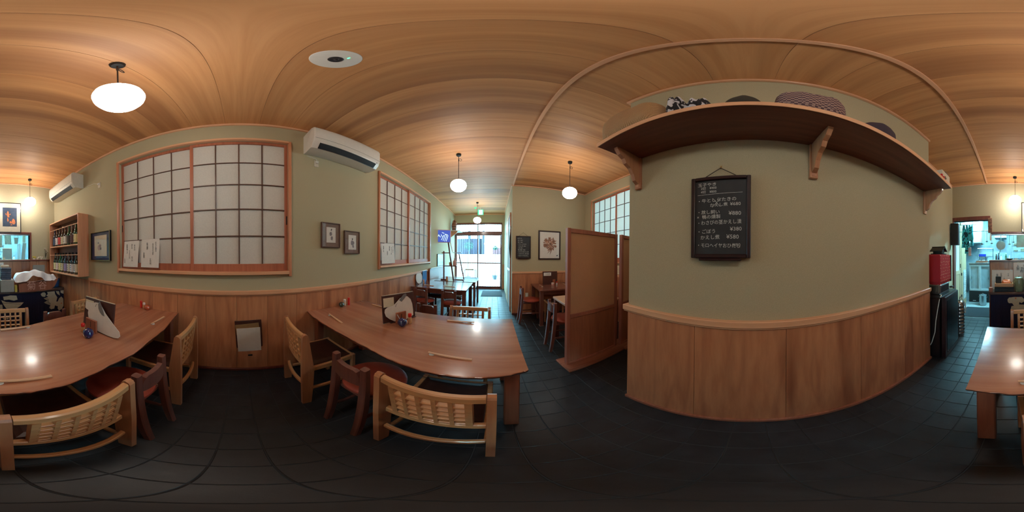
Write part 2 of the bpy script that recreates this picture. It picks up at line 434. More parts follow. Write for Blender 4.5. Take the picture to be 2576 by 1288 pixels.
FONT = {}
def find_font():
    import os
    base = bpy.utils.system_resource('DATAFILES', path='fonts')
    p = os.path.join(base, 'Noto Sans CJK Regular.woff2') if base else ''
    return p
def text_mb(body, size, align='LEFT', valign='TOP', spacing=1.0, extr=.0004):
    cu = bpy.data.curves.new('lettering', 'FONT'); cu.body = body; cu.size = size*S; cu.align_x = align; cu.align_y = valign
    cu.space_line = spacing; cu.extrude = extr*S; cu.resolution_u = 2
    o = bpy.data.objects.new('lettering', cu); COL.objects.link(o)
    dg = bpy.context.evaluated_depsgraph_get(); me = bpy.data.meshes.new_from_object(o.evaluated_get(dg))
    bpy.data.objects.remove(o); bpy.data.curves.remove(cu)
    return me
def letter(parent, body, size, pos, face, mat, align='LEFT', valign='TOP', name='lettering', tilt=0, spacing=1.0, squash=1.0):
    """flat lettering; pos in room units; face = direction the lettering faces: '+x','-x','+y','-y'"""
    me = text_mb(body, size, align, valign, spacing); me.materials.append(mat); me.name = name
    o = bpy.data.objects.new(name, me); COL.objects.link(o); o.parent = parent
    if len(body.strip()) > 1 or True: o['kind'] = 'stuff'
    az = {'+y': PI, '-y': 0, '+x': PI/2, '-x': -PI/2}[face]
    o.matrix_local = Matrix.Translation(Vector(pos)*S) @ Matrix.Rotation(az, 4, 'Z') @ Matrix.Rotation(PI/2, 4, 'X') @ Matrix.Rotation(tilt, 4, 'Z') @ Matrix.Diagonal((squash, 1, 1, 1))
    return o

def wl(t, pos): return Vector(pos)-Vector(t.location)/S    # room coordinates -> local to an unrotated thing
def wallmb(axis, c0, c1, a0, a1, z0, z1, holes=()):
    mb = MB(); A = sorted({a0, a1}|{h[0] for h in holes}|{h[1] for h in holes}); Zs = sorted({z0, z1}|{h[2] for h in holes}|{h[3] for h in holes})
    for i in range(len(A)-1):
        for j in range(len(Zs)-1):
            ca, cz = (A[i]+A[i+1])/2, (Zs[j]+Zs[j+1])/2
            if any(h[0] < ca < h[1] and h[2] < cz < h[3] for h in holes): continue
            if axis == 'x': mb.box(c0, c1, A[i], A[i+1], Zs[j], Zs[j+1])
            else: mb.box(A[i], A[i+1], c0, c1, Zs[j], Zs[j+1])
    return mb
XL, XR, XC, XA, XK = -1.388, .758, .33, 1.906, 1.007
YE, YK, YM, YB0, YB1, ZC = 5.55, -2.935, 3.09, -1.47, .70, 2.60
# ------------------------------------------------------------------ floor
mb = MB().box(XL-.1, XA+.1, YK-.02, YE+.12, -.08, -.0035)
floor = struct('floor', mb, M['grout'])
P_ = .1364; TX0 = .085
cells = []; TY0 = .068
for i in range(-12, 16):
    for j in range(-23, 42):
        x0, y0 = TX0+i*P_, TY0+j*P_; x1, y1 = x0+P_, y0+P_
        cx, cy = (x0+x1)/2, (y0+y1)/2
        xa, xb, ya, yb = max(x0, XL), x1, max(y0, YK), min(y1, YE+.1)
        if cy > YM: xb = min(xb, XC+.05)
        elif cy > YB1: xb = min(xb, XA)
        elif cy > YB0: xb = min(xb, XR+.02)
        else: xb = min(xb, XK)
        if xb-xa < .03 or yb-ya < .02: continue
        cells.append((math.hypot(cx, cy), xa, xb, ya, yb))
cells.sort()
G = .0022; far = MB(); tmesh = {}
for k, (d, xa, xb, ya, yb) in enumerate(cells):
    if k < 300:
        key = (round(xb-xa, 3), round(yb-ya, 3)); cx, cy = (xa+xb)/2, (ya+yb)/2
        if key not in tmesh:
            hx, hy = (xb-xa)/2-G, (yb-ya)/2-G
            o = obj('tile', MB().box(-hx, hx, -hy, hy, -.0035, 0, .0012), M['tile'], floor); tmesh[key] = o; o.location = Vector((cx, cy, random.uniform(-.0006, 0)))*S
        else: o = inst(tmesh[key], 'tile', floor, (cx, cy, random.uniform(-.0006, 0)))
        o.rotation_euler = (random.uniform(-.003, .003), random.uniform(-.003, .003), 0)
    else: far.box(xa+G, xb-G, ya+G, yb-G, -.0035, random.uniform(-.0006, 0), .0012)
tag(obj('tile', far, M['tile'], floor), kind='stuff')
struct('floor', MB().box(-1.39, 1.5, -5.6, YK-.02, -.08, -.006), M['kfloor'])
mb = MB().box(-4, 4, YE+.13, 12, -.25, -.05)
struct('trim_pavement', mb, plain('pale_street_paving', lin(200, 204, 204), .8, var=.1, scale=6))

# ------------------------------------------------------------------ ceiling: boards running across the room
mb = MB().box(XL-.1, XA+.1, YK-.1, YE+.1, ZC+.012, ZC+.06)
ceiling = struct('ceiling', mb, M['ceiling'])
y = YK-.02; BW = .285; k = 0
while y < YE:
    y1 = min(y+BW, YE+.02); cy = (y+y1)/2
    for xa, xb in ((XL-.02, .335), (.335, (XC+.02 if cy > YM else XA+.02))):
        if xb-xa < .05: continue
        obj('board', MB().box(xa+.0005, xb-.0005, y+.0007, y1-.0007, ZC, ZC+.012, .0008), M['ceiling'], ceiling)
    y = y1
struct('trim_1', MB().box(.328, .356, YK, YM, ZC-.018, ZC-.0005, .003), M['trim'])

# ------------------------------------------------------------------ walls
W1 = (-1.235, .435, 1.01, 2.335); W2 = (1.615, 3.265, 1.01, 2.335); W3 = (1.30, 2.80, 1.07, 2.335)
wall_left = struct('wall_left', wallmb('x', XL-.10, XL, YK-.1, YE+.1, 0, ZC+.01, (W1, W2)), M['plaster'])
struct('wall_left_sky_blocker', MB().box(XL-.16, XL-.101, YK-.1, YE+.1, 0, ZC+.01), M['plaster'])  # added unseen backing, keeps sky light from shining through the left shoji
DOORH = (.30, .99, -.01, 1.85); HATCH = (-.872, .31, 1.115, 1.585)
wall_kitchen = struct('wall_back', wallmb('y', YK-.10, YK, XL, XK+.1, 0, ZC+.01, (DOORH, HATCH)), M['plaster'])
wall_right = struct('wall_right', MB().box(XR, XR+.10, YB0, YB1, 0, ZC+.01), M['plaster'])
struct('wall_right', MB().box(XR+.10, XA+.1, YB1-.08, YB1, 0, ZC+.01), M['plaster'])
struct('wall_right', MB().box(XR+.10, XK+.1, YB0, YB0+.08, 0, ZC+.01), M['plaster'])
struct('wall_right', MB().box(XK, XK+.1, YK, YB0, 0, ZC+.01), M['plaster'])
wall_alcove = struct('wall_right', wallmb('x', XA, XA+.10, YB1-.08, YM+.1, 0, ZC+.01, (W3,)), M['plaster'])
wall_mid = struct('wall_front', MB().box(XC, XA+.1, YM, YM+.08, 0, ZC+.01), M['plaster'])
struct('wall_right', MB().box(XC, XC+.08, YM+.08, YE+.1, 0, ZC+.01), M['plaster'])
wall_ent = struct('wall_front', wallmb('y', YE, YE+.10, XL, XC+.1, 0, ZC+.01, ((XL, .254, -.01, 2.295),)), M['plaster'])
# wainscot boards, each wall's own
def boards(wall, axis, c, s, a0, a1, z0, z1, wd, mat, th=.010):
    n = max(1, round((a1-a0)/wd)); w_ = (a1-a0)/n
    for i in range(n):
        p, q = a0+i*w_+.0008, a0+(i+1)*w_-.0008
        mb = MB()
        if axis == 'x': mb.box(c, c+s*th, p, q, z0, z1, .0015)
        else: mb.box(p, q, c, c+s*th, z0, z1, .0015)
        obj('board', mb, mat, wall)
RZ = .86
def rail(axis, c, s, a0, a1, mat):
    mb = MB()
    for lo, hi, d in ((RZ-.035, RZ, .028), (RZ-.048, RZ-.035, .018)):
        if axis == 'x': mb.box(c-s*.001, c+s*d, a0, a1, lo, hi, .003)
        else: mb.box(a0, a1, c-s*.001, c+s*d, lo, hi, .003)
    return mb
def base(axis, c, s, a0, a1):
    mb = MB(); d = .018
    if axis == 'x': mb.box(c, c+s*d, a0, a1, 0, .03, .003)
    else: mb.box(a0, a1, c, c+s*d, 0, .03, .003)
    return mb
boards(wall_left, 'x', XL, 1, -2.93, 5.54, .02, RZ-.03, .262, M['panel'])
boards(wall_right, 'x', XR, -1, YB0+.001, YB1, .02, RZ-.03, .43, M['panel'])
boards(wall_mid, 'y', YM, -1, XC, XA, .02, RZ-.03, .26, M['panel'])
boards(wall_alcove, 'x', XA, -1, YB1, YM-.01, .02, RZ-.03, .3, M['panel'])
boards(wall_kitchen, 'y', YK, 1, XL+.01, .30, .02, 1.085, .17, M['panel'])
boards(wall_ent, 'y', YE, -1, .262, XC, .02, .86, .1, M['panel'])
k = 2
for mb, m_ in ((rail('x', XL, 1, -1.80, YE-.01, 0), 'trim'), (rail('x', XR, -1, YB0, YB1+.028, 0), 'trim'), (rail('y', YM, -1, XC, XA, 0), 'trimx'), (rail('x', XA, -1, YB1, YM-.03, 0), 'trim'),
               (rail('y', YB1, 1, XR, XA-.03, 0), 'trimx')):
    struct('trim_%d' % k, mb, M[m_]); k += 1
struct('baseboard_left', base('x', XL+.01, 1, -2.5, YE-.01), M['darkwood'])
struct('baseboard_right', base('x', XR-.01, -1, YB0, YB1), M['foot'])
struct('baseboard_front', base('y', YM-.01, -1, XC, XA), M['darkwood'])
struct('trim_%d' % k, MB().box(XL, XL+.022, -1.815, -1.795, .03, RZ-.002, .002), M['trimz']); k += 1
# ceiling mouldings
def mould(axis, c, s, a0, a1, m_):
    global k
    mb = MB(); d = .022; z0 = ZC-.024
    if axis == 'x': mb.box(c, c+s*d, a0, a1, z0, ZC, .003)
    else: mb.box(a0, a1, c, c+s*d, z0, ZC, .003)
    struct('trim_%d' % k, mb, M[m_]); k += 1
mould('x', XL, 1, YK, YE, 'trim'); mould('y', YK, 1, XL+.023, XK, 'trimx'); mould('x', XR, -1, YB0, YB1+.02, 'trim')
mould('x', XK, -1, YK+.02, YB0, 'trim'); mould('y', YM, -1, XC, XA, 'trimx'); mould('x', XA, -1, YB1, YM-.02, 'trim')
mould('y', YE, -1, XL+.023, XC, 'trimx'); mould('x', XC, -1, YM-.02, YE-.02, 'trim'); mould('y', YB1, 1, XR, XA-.02, 'trimx')

# ------------------------------------------------------------------ shoji windows
def shoji_window(name, c, s, a0, a1, z0, z1, split, near_first, posts=True):
    """window in a wall x=c; s = direction into the room; a0..a1, z0..z1 outer frame"""
    root = bpy.data.objects.new(name, None); COL.objects.link(root); root['kind'] = 'structure'
    X = lambda u, v: (min(c+s*u, c+s*v), max(c+s*u, c+s*v))
    fw = .026
    for nm, mb in (('jamb', MB().box(*X(-.06, .024), a0, a0+fw, z0-.02, z1, .003)), ('jamb', MB().box(*X(-.06, .024), a1-fw, a1, z0-.02, z1, .003))):
        obj(nm, mb, M['trimz'], root)
    obj('head', MB().box(*X(-.06, .028), a0+fw, a1-fw, z1-fw, z1, .003), M['trim'], root)
    obj('sill', MB().box(*X(-.06, .034), a0+fw, a1-fw, z0, z0+.028, .003), M['trim'], root)
    ia, ib, iz, it = a0+fw, a1-fw, z0+.028, z1-fw
    for q, (p0, p1, dx) in enumerate(((ia, split+.018, -.018 if near_first else -.040), (split-.018, ib, -.040 if near_first else -.018))):
        st = .030; pan = obj('shoji_screen', MB().box(*X(dx-.012, dx+.008), p0, p0+st, iz, it, .002).box(*X(dx-.012, dx+.008), p1-st, p1, iz, it, .002), M['shojiwood'], root)
        obj('rail', MB().box(*X(dx-.012, dx+.008), p0+st, p1-st, it-.035, it, .002), M['shojiwood'], pan)
        obj('rail', MB().box(*X(dx-.012, dx+.008), p0+st, p1-st, iz, iz+.065, .002), M['shojiwood'], pan)
        g0, g1, h0, h1 = p0+st, p1-st, iz+.065, it-.035
        for i in range(1, 4):
            a = g0+(g1-g0)*i/4; obj('muntin', MB().box(*X(dx-.004, dx+.006), a-.0045, a+.0045, h0, h1), M['brownframe'], pan)
        for j in range(1, 5):
            z = h0+(h1-h0)*j/5; obj('muntin', MB().box(*X(dx-.003, dx+.005), g0, g1, z-.0045, z+.0045), M['brownframe'], pan)
        w_, h_ = (g1-g0)/4, (h1-h0)/5; proto = None
        for i in range(4):
            for j in range(5):
                if proto is None:
                    proto = obj('paper_pane', MB().box(-.0006, .0006, -w_/2, w_/2, -h_/2, h_/2), M['shoji'], pan); proto.location = Vector((c+s*(dx-.006), g0+w_/2, h0+h_/2))*S
                else: inst(proto, 'paper_pane', pan, (c+s*(dx-.006), g0+(i+.5)*w_, h0+(j+.5)*h_))
        hy = p0+.012 if q == 0 else p1-.012
        obj('finger_pull', MB().box(*X(dx+.0075, dx+.0095), hy-.006, hy+.006, 1.44, 1.52, .001), M['dark_frame'], pan)
    return root
shoji_window('window_1', XL, 1, -1.262, .462, .998, 2.362, -.409, False)
shoji_window('window_2', XL, 1, 1.590, 3.292, .998, 2.362, 2.42, False)
shoji_window('window_3', XA, -1, 1.27, 2.831, 1.05, 2.366, 2.09, True)

# ------------------------------------------------------------------ entrance door
D1 = bpy.data.objects.new('door_1', None); COL.objects.link(D1); D1['kind'] = 'structure'
for x in (-1.388, .225): obj('jamb', MB().box(x, x+.03, YE-.01, YE+.09, 0, 2.295, .004), M['darkwood'], D1)
obj('head', MB().box(-1.36, .225, YE-.015, YE+.09, 2.235, 2.295, .004), M['darkwood'], D1)
obj('lintel', MB().box(-1.36, .225, YE-.02, YE+.09, 1.885, 1.985, .004), M['darkwood'], D1)
obj('threshold', MB().box(-1.36, .225, YE-.01, YE+.09, 0, .02, .003), M['darkwood'], D1)
obj('mullion', MB().box(-.60, -.565, YE+.01, YE+.06, 1.985, 2.235, .003), M['darkwood'], D1)
tr = obj('transom_glass', MB().box(-1.36, .225, YE+.05, YE+.055, 1.985, 2.235), M['glass'], D1)
for i in range(17):
    x = -1.30+i*.0935
    if abs(x+.58) > .03: obj('lattice_bar', MB().box(x-.006, x+.006, YE+.03, YE+.045, 1.985, 2.235), M['darkgrey'], D1)
for x0, x1, dy in ((-1.358, -.565, .05), (-.600, .224, .02)):
    leaf = obj('door_leaf', MB().box(x0, x0+.035, YE+dy, YE+dy+.03, .02, 1.885, .003).box(x1-.035, x1, YE+dy, YE+dy+.03, .02, 1.885, .003), M['darkwood'], D1)
    obj('rail', MB().box(x0+.035, x1-.035, YE+dy, YE+dy+.03, .02, .095, .003), M['darkwood'], leaf)
    obj('rail', MB().box(x0+.035, x1-.035, YE+dy, YE+dy+.03, 1.85, 1.885, .003), M['darkwood'], leaf)
    obj('rail', MB().box(x0+.035, x1-.035, YE+dy, YE+dy+.03, .880, .915, .003), M['darkwood'], leaf)
    obj('glass', MB().box(x0+.035, x1-.035, YE+dy+.018, YE+dy+.022, .095, 1.85), M['glass'], leaf)
    for i in range(1, 9):
        x = x0+.035+(x1-x0-.07)*i/9
        obj('lattice_bar', MB().box(x-.006, x+.006, YE+dy+.004, YE+dy+.014, .095, 1.85), M['darkgrey'], leaf)
# outside the door
st = thing('street_building', 'grey shopfront building across the street beyond the glass entrance door', 'building', (0, 9.6, -.05))
wpart(st, 'glare_wall', MB().box(-3.4, 3.4, 9.4, 9.55, -.05, 1.22, .01), plain('street_glare_white', lin(206, 210, 210), .8, var=.1, scale=4))  # added wall, its pale colour stands in for the blown-out street glare
wpart(st, 'wall', MB().box(-3.4, -.75, 9.6, 10.2, -.05, 2.15), plain('mauve_grey_render', lin(46, 40, 54), .8, var=.25, scale=3))
wpart(st, 'wall', MB().box(-.10, 3.4, 9.6, 10.2, -.05, 1.62), plain('brick_red_render', lin(86, 46, 48), .8, var=.25, scale=3))
for x in (-1.55, -1.0, -.72): wpart(st, 'pillar', MB().box(x, x+.13, 9.42, 9.58, 1.221, 2.6, .01), plain('dark_mauve_pillar', lin(34, 30, 44), .7))
def shrub(x, y, h, r, label):
    t = thing('potted_shrub', label, 'plant', (x, y, -.05))
    wpart(t, 'pot', MB().lathe([(.09, 0), (.12, .2), (.125, .21), (.11, .21)], (x, y, -.05), 14), M['darkgrey'], True)
    wpart(t, 'stem', MB().tube([(x, y, .1), (x+.02, y, .35), (x, y, h*.8)], .012, 6), M['brownframe'])
    mb = MB()
    for i in range(260):
        a = random.uniform(0, 2*PI); b = random.uniform(-1, 1); q = random.uniform(.5, 1)*r; cx = x+q*math.cos(a)*math.sqrt(1-b*b); cy = y+q*math.sin(a)*math.sqrt(1-b*b); cz = h-r*.4+q*b*.9
        Mx = Matrix.Translation((cx, cy, cz)) @ Matrix.Rotation(random.uniform(0, 6), 4, (random.random(), random.random(), random.random()+.1))
        mb._add([(-.03, 0, 0), (0, -.014, .004), (.03, 0, 0), (0, .014, .004)], [(0, 1, 2, 3)], Mx)
    tag(wpart(t, 'foliage', mb, plain('teal_green_leaf', lin(14, 62, 46), .6, var=.3)), kind='stuff')
shrub(-1.24, 7.6, 1.72, .27, 'round green potted shrub outside, seen through left door leaf')
shrub(.02, 8.2, 1.60, .14, 'small thin potted shrub outside, seen through right door leaf')

# ------------------------------------------------------------------ pendant lamps
def pendant(label, x, y, zc, loop=1):
    t = thing('pendant_lamp', label, 'lamp', (x, y, ZC), group='opal globe pendant lamps')
    d = ZC-zc
    obj('ceiling_rose', MB().lathe([(.006, -.034), (.024, -.033), (.030, -.026), (.032, 0)], n=20), M['matt_black'], t, True)
    obj('cord', MB().tube([(0, 0, -.03), (.001, 0, -(d-.10))], .0035, 6), M['cord'], t, True)
    pts = []
    for i in range(13):
        a = 2*PI*i/12; pts.append((loop*(.020+.018*math.cos(a+PI)), 0, -.105+.018*math.sin(a+PI)+loop*.0+.35*.02*math.cos(a)))
    obj('cord_loop', MB().tube(pts, .003, 5).tube([(0, 0, -.095), (0, 0, -.125)], .006, 6), M['cord'], t, True)
    obj('cap', MB().lathe([(.024, -(d-.078)), (.022, -(d-.086)), (.010, -(d-.094)), (.007, -(d-.104))], n=16), M['matt_black'], t, True)
    prof = [(.001, -.078), (.03, -.077), (.06, -.068), (.083, -.048), (.096, -.022), (.100, .004), (.094, .032), (.078, .056), (.055, .073), (.026, .081)]
    obj('globe', MB().lathe([(r, z-d) for r, z in prof], n=32), M['globe'], t, True)
    return t
pendant('largest looking glowing globe lamp, hanging high above the large table on the left', -.452, -.401, 2.045, -1)
pendant('glowing globe lamp over the right hand large table, beside the second paper window', -.448, 1.959, 2.08)
pendant('smallest looking glowing globe lamp, in front of the entrance door below the exit sign', -.459, 4.232, 2.095)
pendant('glowing globe lamp in the alcove, above the flower picture and partition screen', .969, 1.97, 2.06)
pendant('glowing globe lamp by the kitchen wall, between the kitchen doorway and goldfish picture', -.146, -2.681, 2.14, -1)
pendant('glowing globe lamp by the kitchen wall, between the goldfish picture and bottle shelf', -.809, -2.675, 2.14, -1)

# ------------------------------------------------------------------ ceiling emergency light, exit sign
t = thing('emergency_light', 'round white emergency light with a dark lens set flush in the wooden ceiling', 'lamp', (-.462, .312, ZC))
obj('disc', MB().lathe([(.080, -.006), (.088, -.004), (.090, 0)], n=40), M['white'], t, True)
obj('lens_ring', MB().lathe([(.010, -.008), (.024, -.011), (.027, -.009), (.028, -.005)], n=24), M['darkgrey'], t, True)
obj('lens', MB().lathe([(.001, -.014), (.009, -.012), (.013, -.008)], n=16), M['glass'], t, True)
obj('indicator', MB().box(.030, .042, .024, .030, -.0085, -.005, .001), M['led'], t)
t = thing('exit_sign', 'small glowing green and white exit sign hanging from the ceiling near the entrance', 'sign', (-.415, 4.70, ZC))
obj('bracket', MB().box(-.01, .01, -.008, .008, -.08, 0, .002), M['white'], t)
obj('housing', MB().box(-.081, .081, -.018, .018, -.235, -.08, .006), M['exitgreen'], t)
obj('face', MB().box(-.045, .056, -.0195, -.017, -.228, -.095, .001), M['exitwhite'], t)
obj('pictogram', MB().prism([(-.02, -.19), (-.005, -.15), (-.03, -.16), (-.035, -.145), (.0, -.125), (.02, -.13), (.04, -.15), (.046, -.14), (.022, -.112), (.012, -.112), (.012, -.15), (.03, -.19), (.018, -.192), (.004, -.155), (-.008, -.195)], 'y', .0195, .0205, Matrix.Translation((0, 0, -.025)) @ Matrix.Diagonal((1, -1, 1, 1))) , M['exitgreen'], t)

# ------------------------------------------------------------------ chairs
def lattice_chair(label, loc, rotz, group):
    t = thing('lattice_chair', label, 'chair', loc, rotz, group)
    prof = [(-.028, 0), (.026, 0), (.036, .18), (.044, .38), (.030, .50), (.010, .655), (.004, .672), (-.008, .680), (-.022, .676), (-.028, .664), (-.032, .40)]
    for s in (-1, 1): obj('leg', MB().prism(prof, 'x', s*.178-.0125, s*.178+.0125), M['chairz'], t)
    for s in (-1, 1): obj('leg', MB().box(s*.165-.014, s*.165+.014, .335, .365, 0, .392, .003), M['chairz'], t)
    curve = lambda x: -.012-.012*(1-(x/.162)**2)
    obj('top_rail', MB().curved_bar(-.163, .163, curve, .634, .672, .026, 10), M['chair'], t, True)
    cl = lambda x: .016-.010*(1-(x/.162)**2)
    obj('back_rail', MB().curved_bar(-.163, .163, cl, .374, .412, .024, 10), M['chair'], t, True)
    for i in range(6):
        x = (-.118, -.071, -.024, .024, .071, .118)[i]; wd = .010 if i in (0, 5) else .0065
        y0, y1 = cl(x), curve(x)
        mb = MB(); rows = []
        for z, y in ((.410, y0), (.637, y1)):
            rows.append([(x-wd, y-.014, z), (x+wd, y-.014, z), (x+wd, y+.014, z), (x-wd, y+.014, z)])
        obj('upright', mb.strip(rows), M['chair'], t)
    for j in range(5):
        z = .426+j*.0425; f = (z-.41)/.227
        obj('slat', MB().curved_bar(-.112, .112, lambda x: cl(x)*(1-f)+curve(x)*f, z-.004, z+.004, .030, 8), M['chair'], t)
    obj('stretcher', MB().curved_bar(-.163, .163, lambda x: .004-.020*(1-(x/.162)**2), .198, .228, .022, 8), M['chair'], t, True)
    for s in (-1, 1):
        obj('seat_rail', MB().box(s*.165-.011, s*.165+.011, .035, .336, .352, .390, .003), M['chair'], t)
        obj('stretcher', MB().box(s*.165-.009, s*.165+.009, .03, .336, .150, .175, .003), M['chair'], t)
    obj('seat_rail', MB().box(-.15, .15, .338, .360, .352, .390, .003), M['chair'], t)
    mb = MB(); rows = []
    for z, k_ in ((.378, 0), (.392, .0), (.398, .006), (.402, .03)):
        rows.append([(-.152+k_, .035+k_, z), (.152-k_, .035+k_, z), (.152-k_, .336-k_, z), (-.152+k_, .336-k_, z)])
    obj('seat', mb.strip(rows), M['brown_seat'], t)
    return t
def red_chair(label, loc, rotz, group):
    t = thing('round_seat_chair', label, 'chair', loc, rotz, group)
    def leg_mb(x, y, top, back):
        mb = MB(); rows = []
        n = 8
        for i in range(n+1):
            z = top*i/n; h = i/n
            dy = back*(1-h)**2*.05; r = .0165+.003*math.sin(h*PI)
            c = .005
            rows.append([(x-r+c, y+dy-r, z), (x+r-c, y+dy-r, z), (x+r, y+dy-r+c, z), (x+r, y+dy+r-c, z), (x+r-c, y+dy+r, z), (x-r+c, y+dy+r, z), (x-r, y+dy+r-c, z), (x-r, y+dy-r+c, z)])
        return mb.strip(rows)
    for s in (-1, 1): obj('leg', leg_mb(s*.098, 0, .635, -1), M['red'], t)
    for s in (-1, 1): obj('leg', leg_mb(s*.092, .285, .392, .5), M['red'], t)
    yc = lambda x: -.004-.016*(1-(x/.09)**2)
    rows = []
    for i in range(13):
        x = -.083+.166*i/12; e = min(1, (.083-abs(x))/.018); top = .575+.040*min(1, e); y = yc(x)
        rows.append([(x, y-.012, .515), (x, y-.012, top), (x, y+.012, top), (x, y+.012, .515)])
    obj('backrest', MB().strip(rows), M['red'], t)
    obj('seat', MB().lathe([(.142, .388), (.160, .392), (.166, .402), (.164, .412), (.150, .420), (.08, .424), (.001, .424)], (0, .165, 0), 36), M['seat'], t, True)
    obj('seat_frame', MB().box(-.10, .10, .015, .290, .358, .389, .004), M['red'], t)
    for s in (-1, 1): obj('stretcher', MB().box(s*.093-.008, s*.093+.008, .0, .290, .170, .192, .003), M['red'], t)
    return t
GL, GR = 'light wooden lattice back chairs', 'red brown chairs with round red seats'
c0 = lattice_chair('light wooden lattice back chair in the foreground, corridor end of the right hand table', (-.181, .435, 0), 0, GL)
dup(c0, (-1.022, .372, 0), 0, 'light wooden lattice back chair by the left wall, right of the wainscot clipboard')
dup(c0, (-.218, -.335, 0), PI, 'light wooden lattice back chair in the foreground, at the left hand large table')
dup(c0, (-1.022, -.345, 0), PI, 'light wooden lattice back chair by the left wall, left of the wainscot clipboard')
dup(c0, (-.222, 1.478, 0), PI, 'light wooden lattice back chair across the right hand table, seen against blue lit floor')
dup(c0, (-.222, -1.45, 0), 0, 'light wooden lattice back chair across the left hand table, before the indigo cloth')
dup(c0, (-1.075, -1.47, 0), 0, 'light wooden chair half hidden behind the menu stand, below the bottle shelf')
r0 = red_chair('red brown round seat chair between the two lattice chairs, right hand large table', (-.547, .442, 0), 0, GR)
dup(r0, (-.575, -.35, 0), PI, 'red brown round seat chair between the two lattice chairs, left hand large table')
dup(r0, (-.692, 1.572, 0), PI, 'red brown chair back showing over the right hand table beside the standing menu')
dup(r0, (-.660, -1.40, 0), 0, 'red brown chair whose notched back shows against the indigo cloth under the bottle shelf')
dup(r0, (-1.118, 2.305, 0), 0, 'red brown chair with round red seat at the square table, nearest the left wall')
dup(r0, (-.667, 2.32, 0), 0, 'red brown chair with round red seat at the square table, nearest the corridor')
dup(r0, (.456, 2.70, 0), -PI/2, 'red brown chair standing sideways before the wall socket at the alcove table')
dup(r0, (.650, 1.75, 0), -PI/2, 'red brown chair just in front of the wooden partition screen at the pale topped table')

# ------------------------------------------------------------------ tables
def slab_table(label, near, far, right, left, legs):
    """near / far: lists of x,y along the two live edges, left to right"""
    cx = (near[0][0]+near[-1][0])/2; cy = (near[0][1]+far[0][1])/2
    t = thing('slab_table', label, 'table', (cx, cy, 0), group='large live edge slab tables')
    def dens(P):
        out = []
        for i in range(len(P)-1):
            for q in range(4):
                f = q/4; out.append((P[i][0]*(1-f)+P[i+1][0]*f+random.uniform(-.002, .002), P[i][1]*(1-f)+P[i+1][1]*f+random.uniform(-.003, .003)))
        out.append(P[-1]); return out
    A = dens(near); B = dens(far)
    s = 1 if B[0][1] > A[0][1] else -1
    loop = A+B[::-1]
    mid = len(A)
    def off(d):      # push the two long edges in by d
        return [(x, y+(s*d if i < mid else -s*d)) for i, (x, y) in enumerate(loop)]
    rows = [[(x, y, z) for x, y in off(d)] for z, d in ((.588, .030), (.600, .014), (.615, .003), (.6215, .0005))]
    edge = MB().strip(rows)
    top = MB().strip([[(x, y, z) for x, y in off(d)] for z, d in ((.6216, .001), (.6245, .003), (.625, .006))])
    wpart(t, 'tabletop', top, M['table']); wpart(t, 'live_edge', edge, M['bark'])
    for x, y in legs: wpart(t, 'leg', MB().box(x-.033, x+.033, y-.033, y+.033, 0, .589, .005), M['leg'])
    for y in (legs[0][1], legs[2][1]): wpart(t, 'apron', MB().box(legs[0][0]+.04, legs[1][0]-.04, y-.012, y+.012, .53, .588, .003), M['leg'])
    return t
slab_table('large brown live edge slab table on the right, under the two small brown pictures',
    [(-1.376, .612), (-1.2, .600), (-1.04, .604), (-.90, .607), (-.74, .609), (-.60, .604), (-.48, .590), (-.36, .578), (-.25, .573), (-.15, .575), (-.04, .583), (.05, .598), (.108, .618), (.138, .632)],
    [(-1.376, 1.325), (-1.0, 1.318), (-.727, 1.330), (-.403, 1.337), (-.178, 1.334), (.036, 1.326), (.144, 1.325)], .14, -1.376,
    [(-1.30, .70), (.080, .718), (-1.30, 1.24), (.080, 1.24)])
slab_table('large brown live edge slab table on the left, in front of the kitchen counter',
    [(-1.376, -.540), (-1.2, -.520), (-1.0, -.497), (-.80, -.494), (-.63, -.480), (-.48, -.492), (-.36, -.481), (-.25, -.474), (-.14, -.476), (-.05, -.484), (.053, -.493), (.133, -.502)],
    [(-1.376, -1.225), (-1.1, -1.232), (-.85, -1.236), (-.675, -1.232), (-.494, -1.212), (-.35, -1.172), (-.119, -1.151), (.04, -1.175), (.144, -1.19)], .14, -1.376,
    [(-1.30, -.60), (.078, -.60), (-1.30, -1.10), (.078, -1.10)])
def plain_table(name, label, x0, x1, y0, y1, h, topm, legm, lw=.034, group=None, ov=.01):
    t = thing(name, label, 'table', ((x0+x1)/2, (y0+y1)/2, 0), group=group)
    wpart(t, 'tabletop', MB().box(x0, x1, y0, y1, h-.028, h, .004), topm)
    for x in (x0+ov+lw, x1-ov-lw):
        for y in (y0+ov+lw, y1-ov-lw): wpart(t, 'leg', MB().box(x-lw, x+lw, y-lw, y+lw, 0, h-.028, .003), legm)
    wpart(t, 'apron', MB().box(x0+ov+2*lw, x1-ov-2*lw, y0+ov+.012, y0+ov+.03, h-.085, h-.028, .002), legm)
    wpart(t, 'apron', MB().box(x0+ov+2*lw, x1-ov-2*lw, y1-ov-.03, y1-ov-.012, h-.085, h-.028, .002), legm)
    return t
TD = wood('dark_table_top', lin(122, 74, 60), lin(104, 58, 48), lin(76, 40, 34), 'X', 30, .22, 2, .3, coat=.4)
plain_table('square_table', 'dark brown table with two red seat chairs, standing before the entrance corridor', -1.37, -.425, 2.43, 3.16, .625, TD, M['red'], .03)
plain_table('long_table', 'narrow dark table beyond the square table, catching the daylight from the entrance', -1.25, -.375, 3.22, 3.95, .625, TD, M['darkwood'], .02)
plain_table('square_table', 'dark brown table against the end wall, carrying the brown menu board, in the alcove', .695, 1.55, 2.42, 3.05, .625, TD, M['red'], .028)
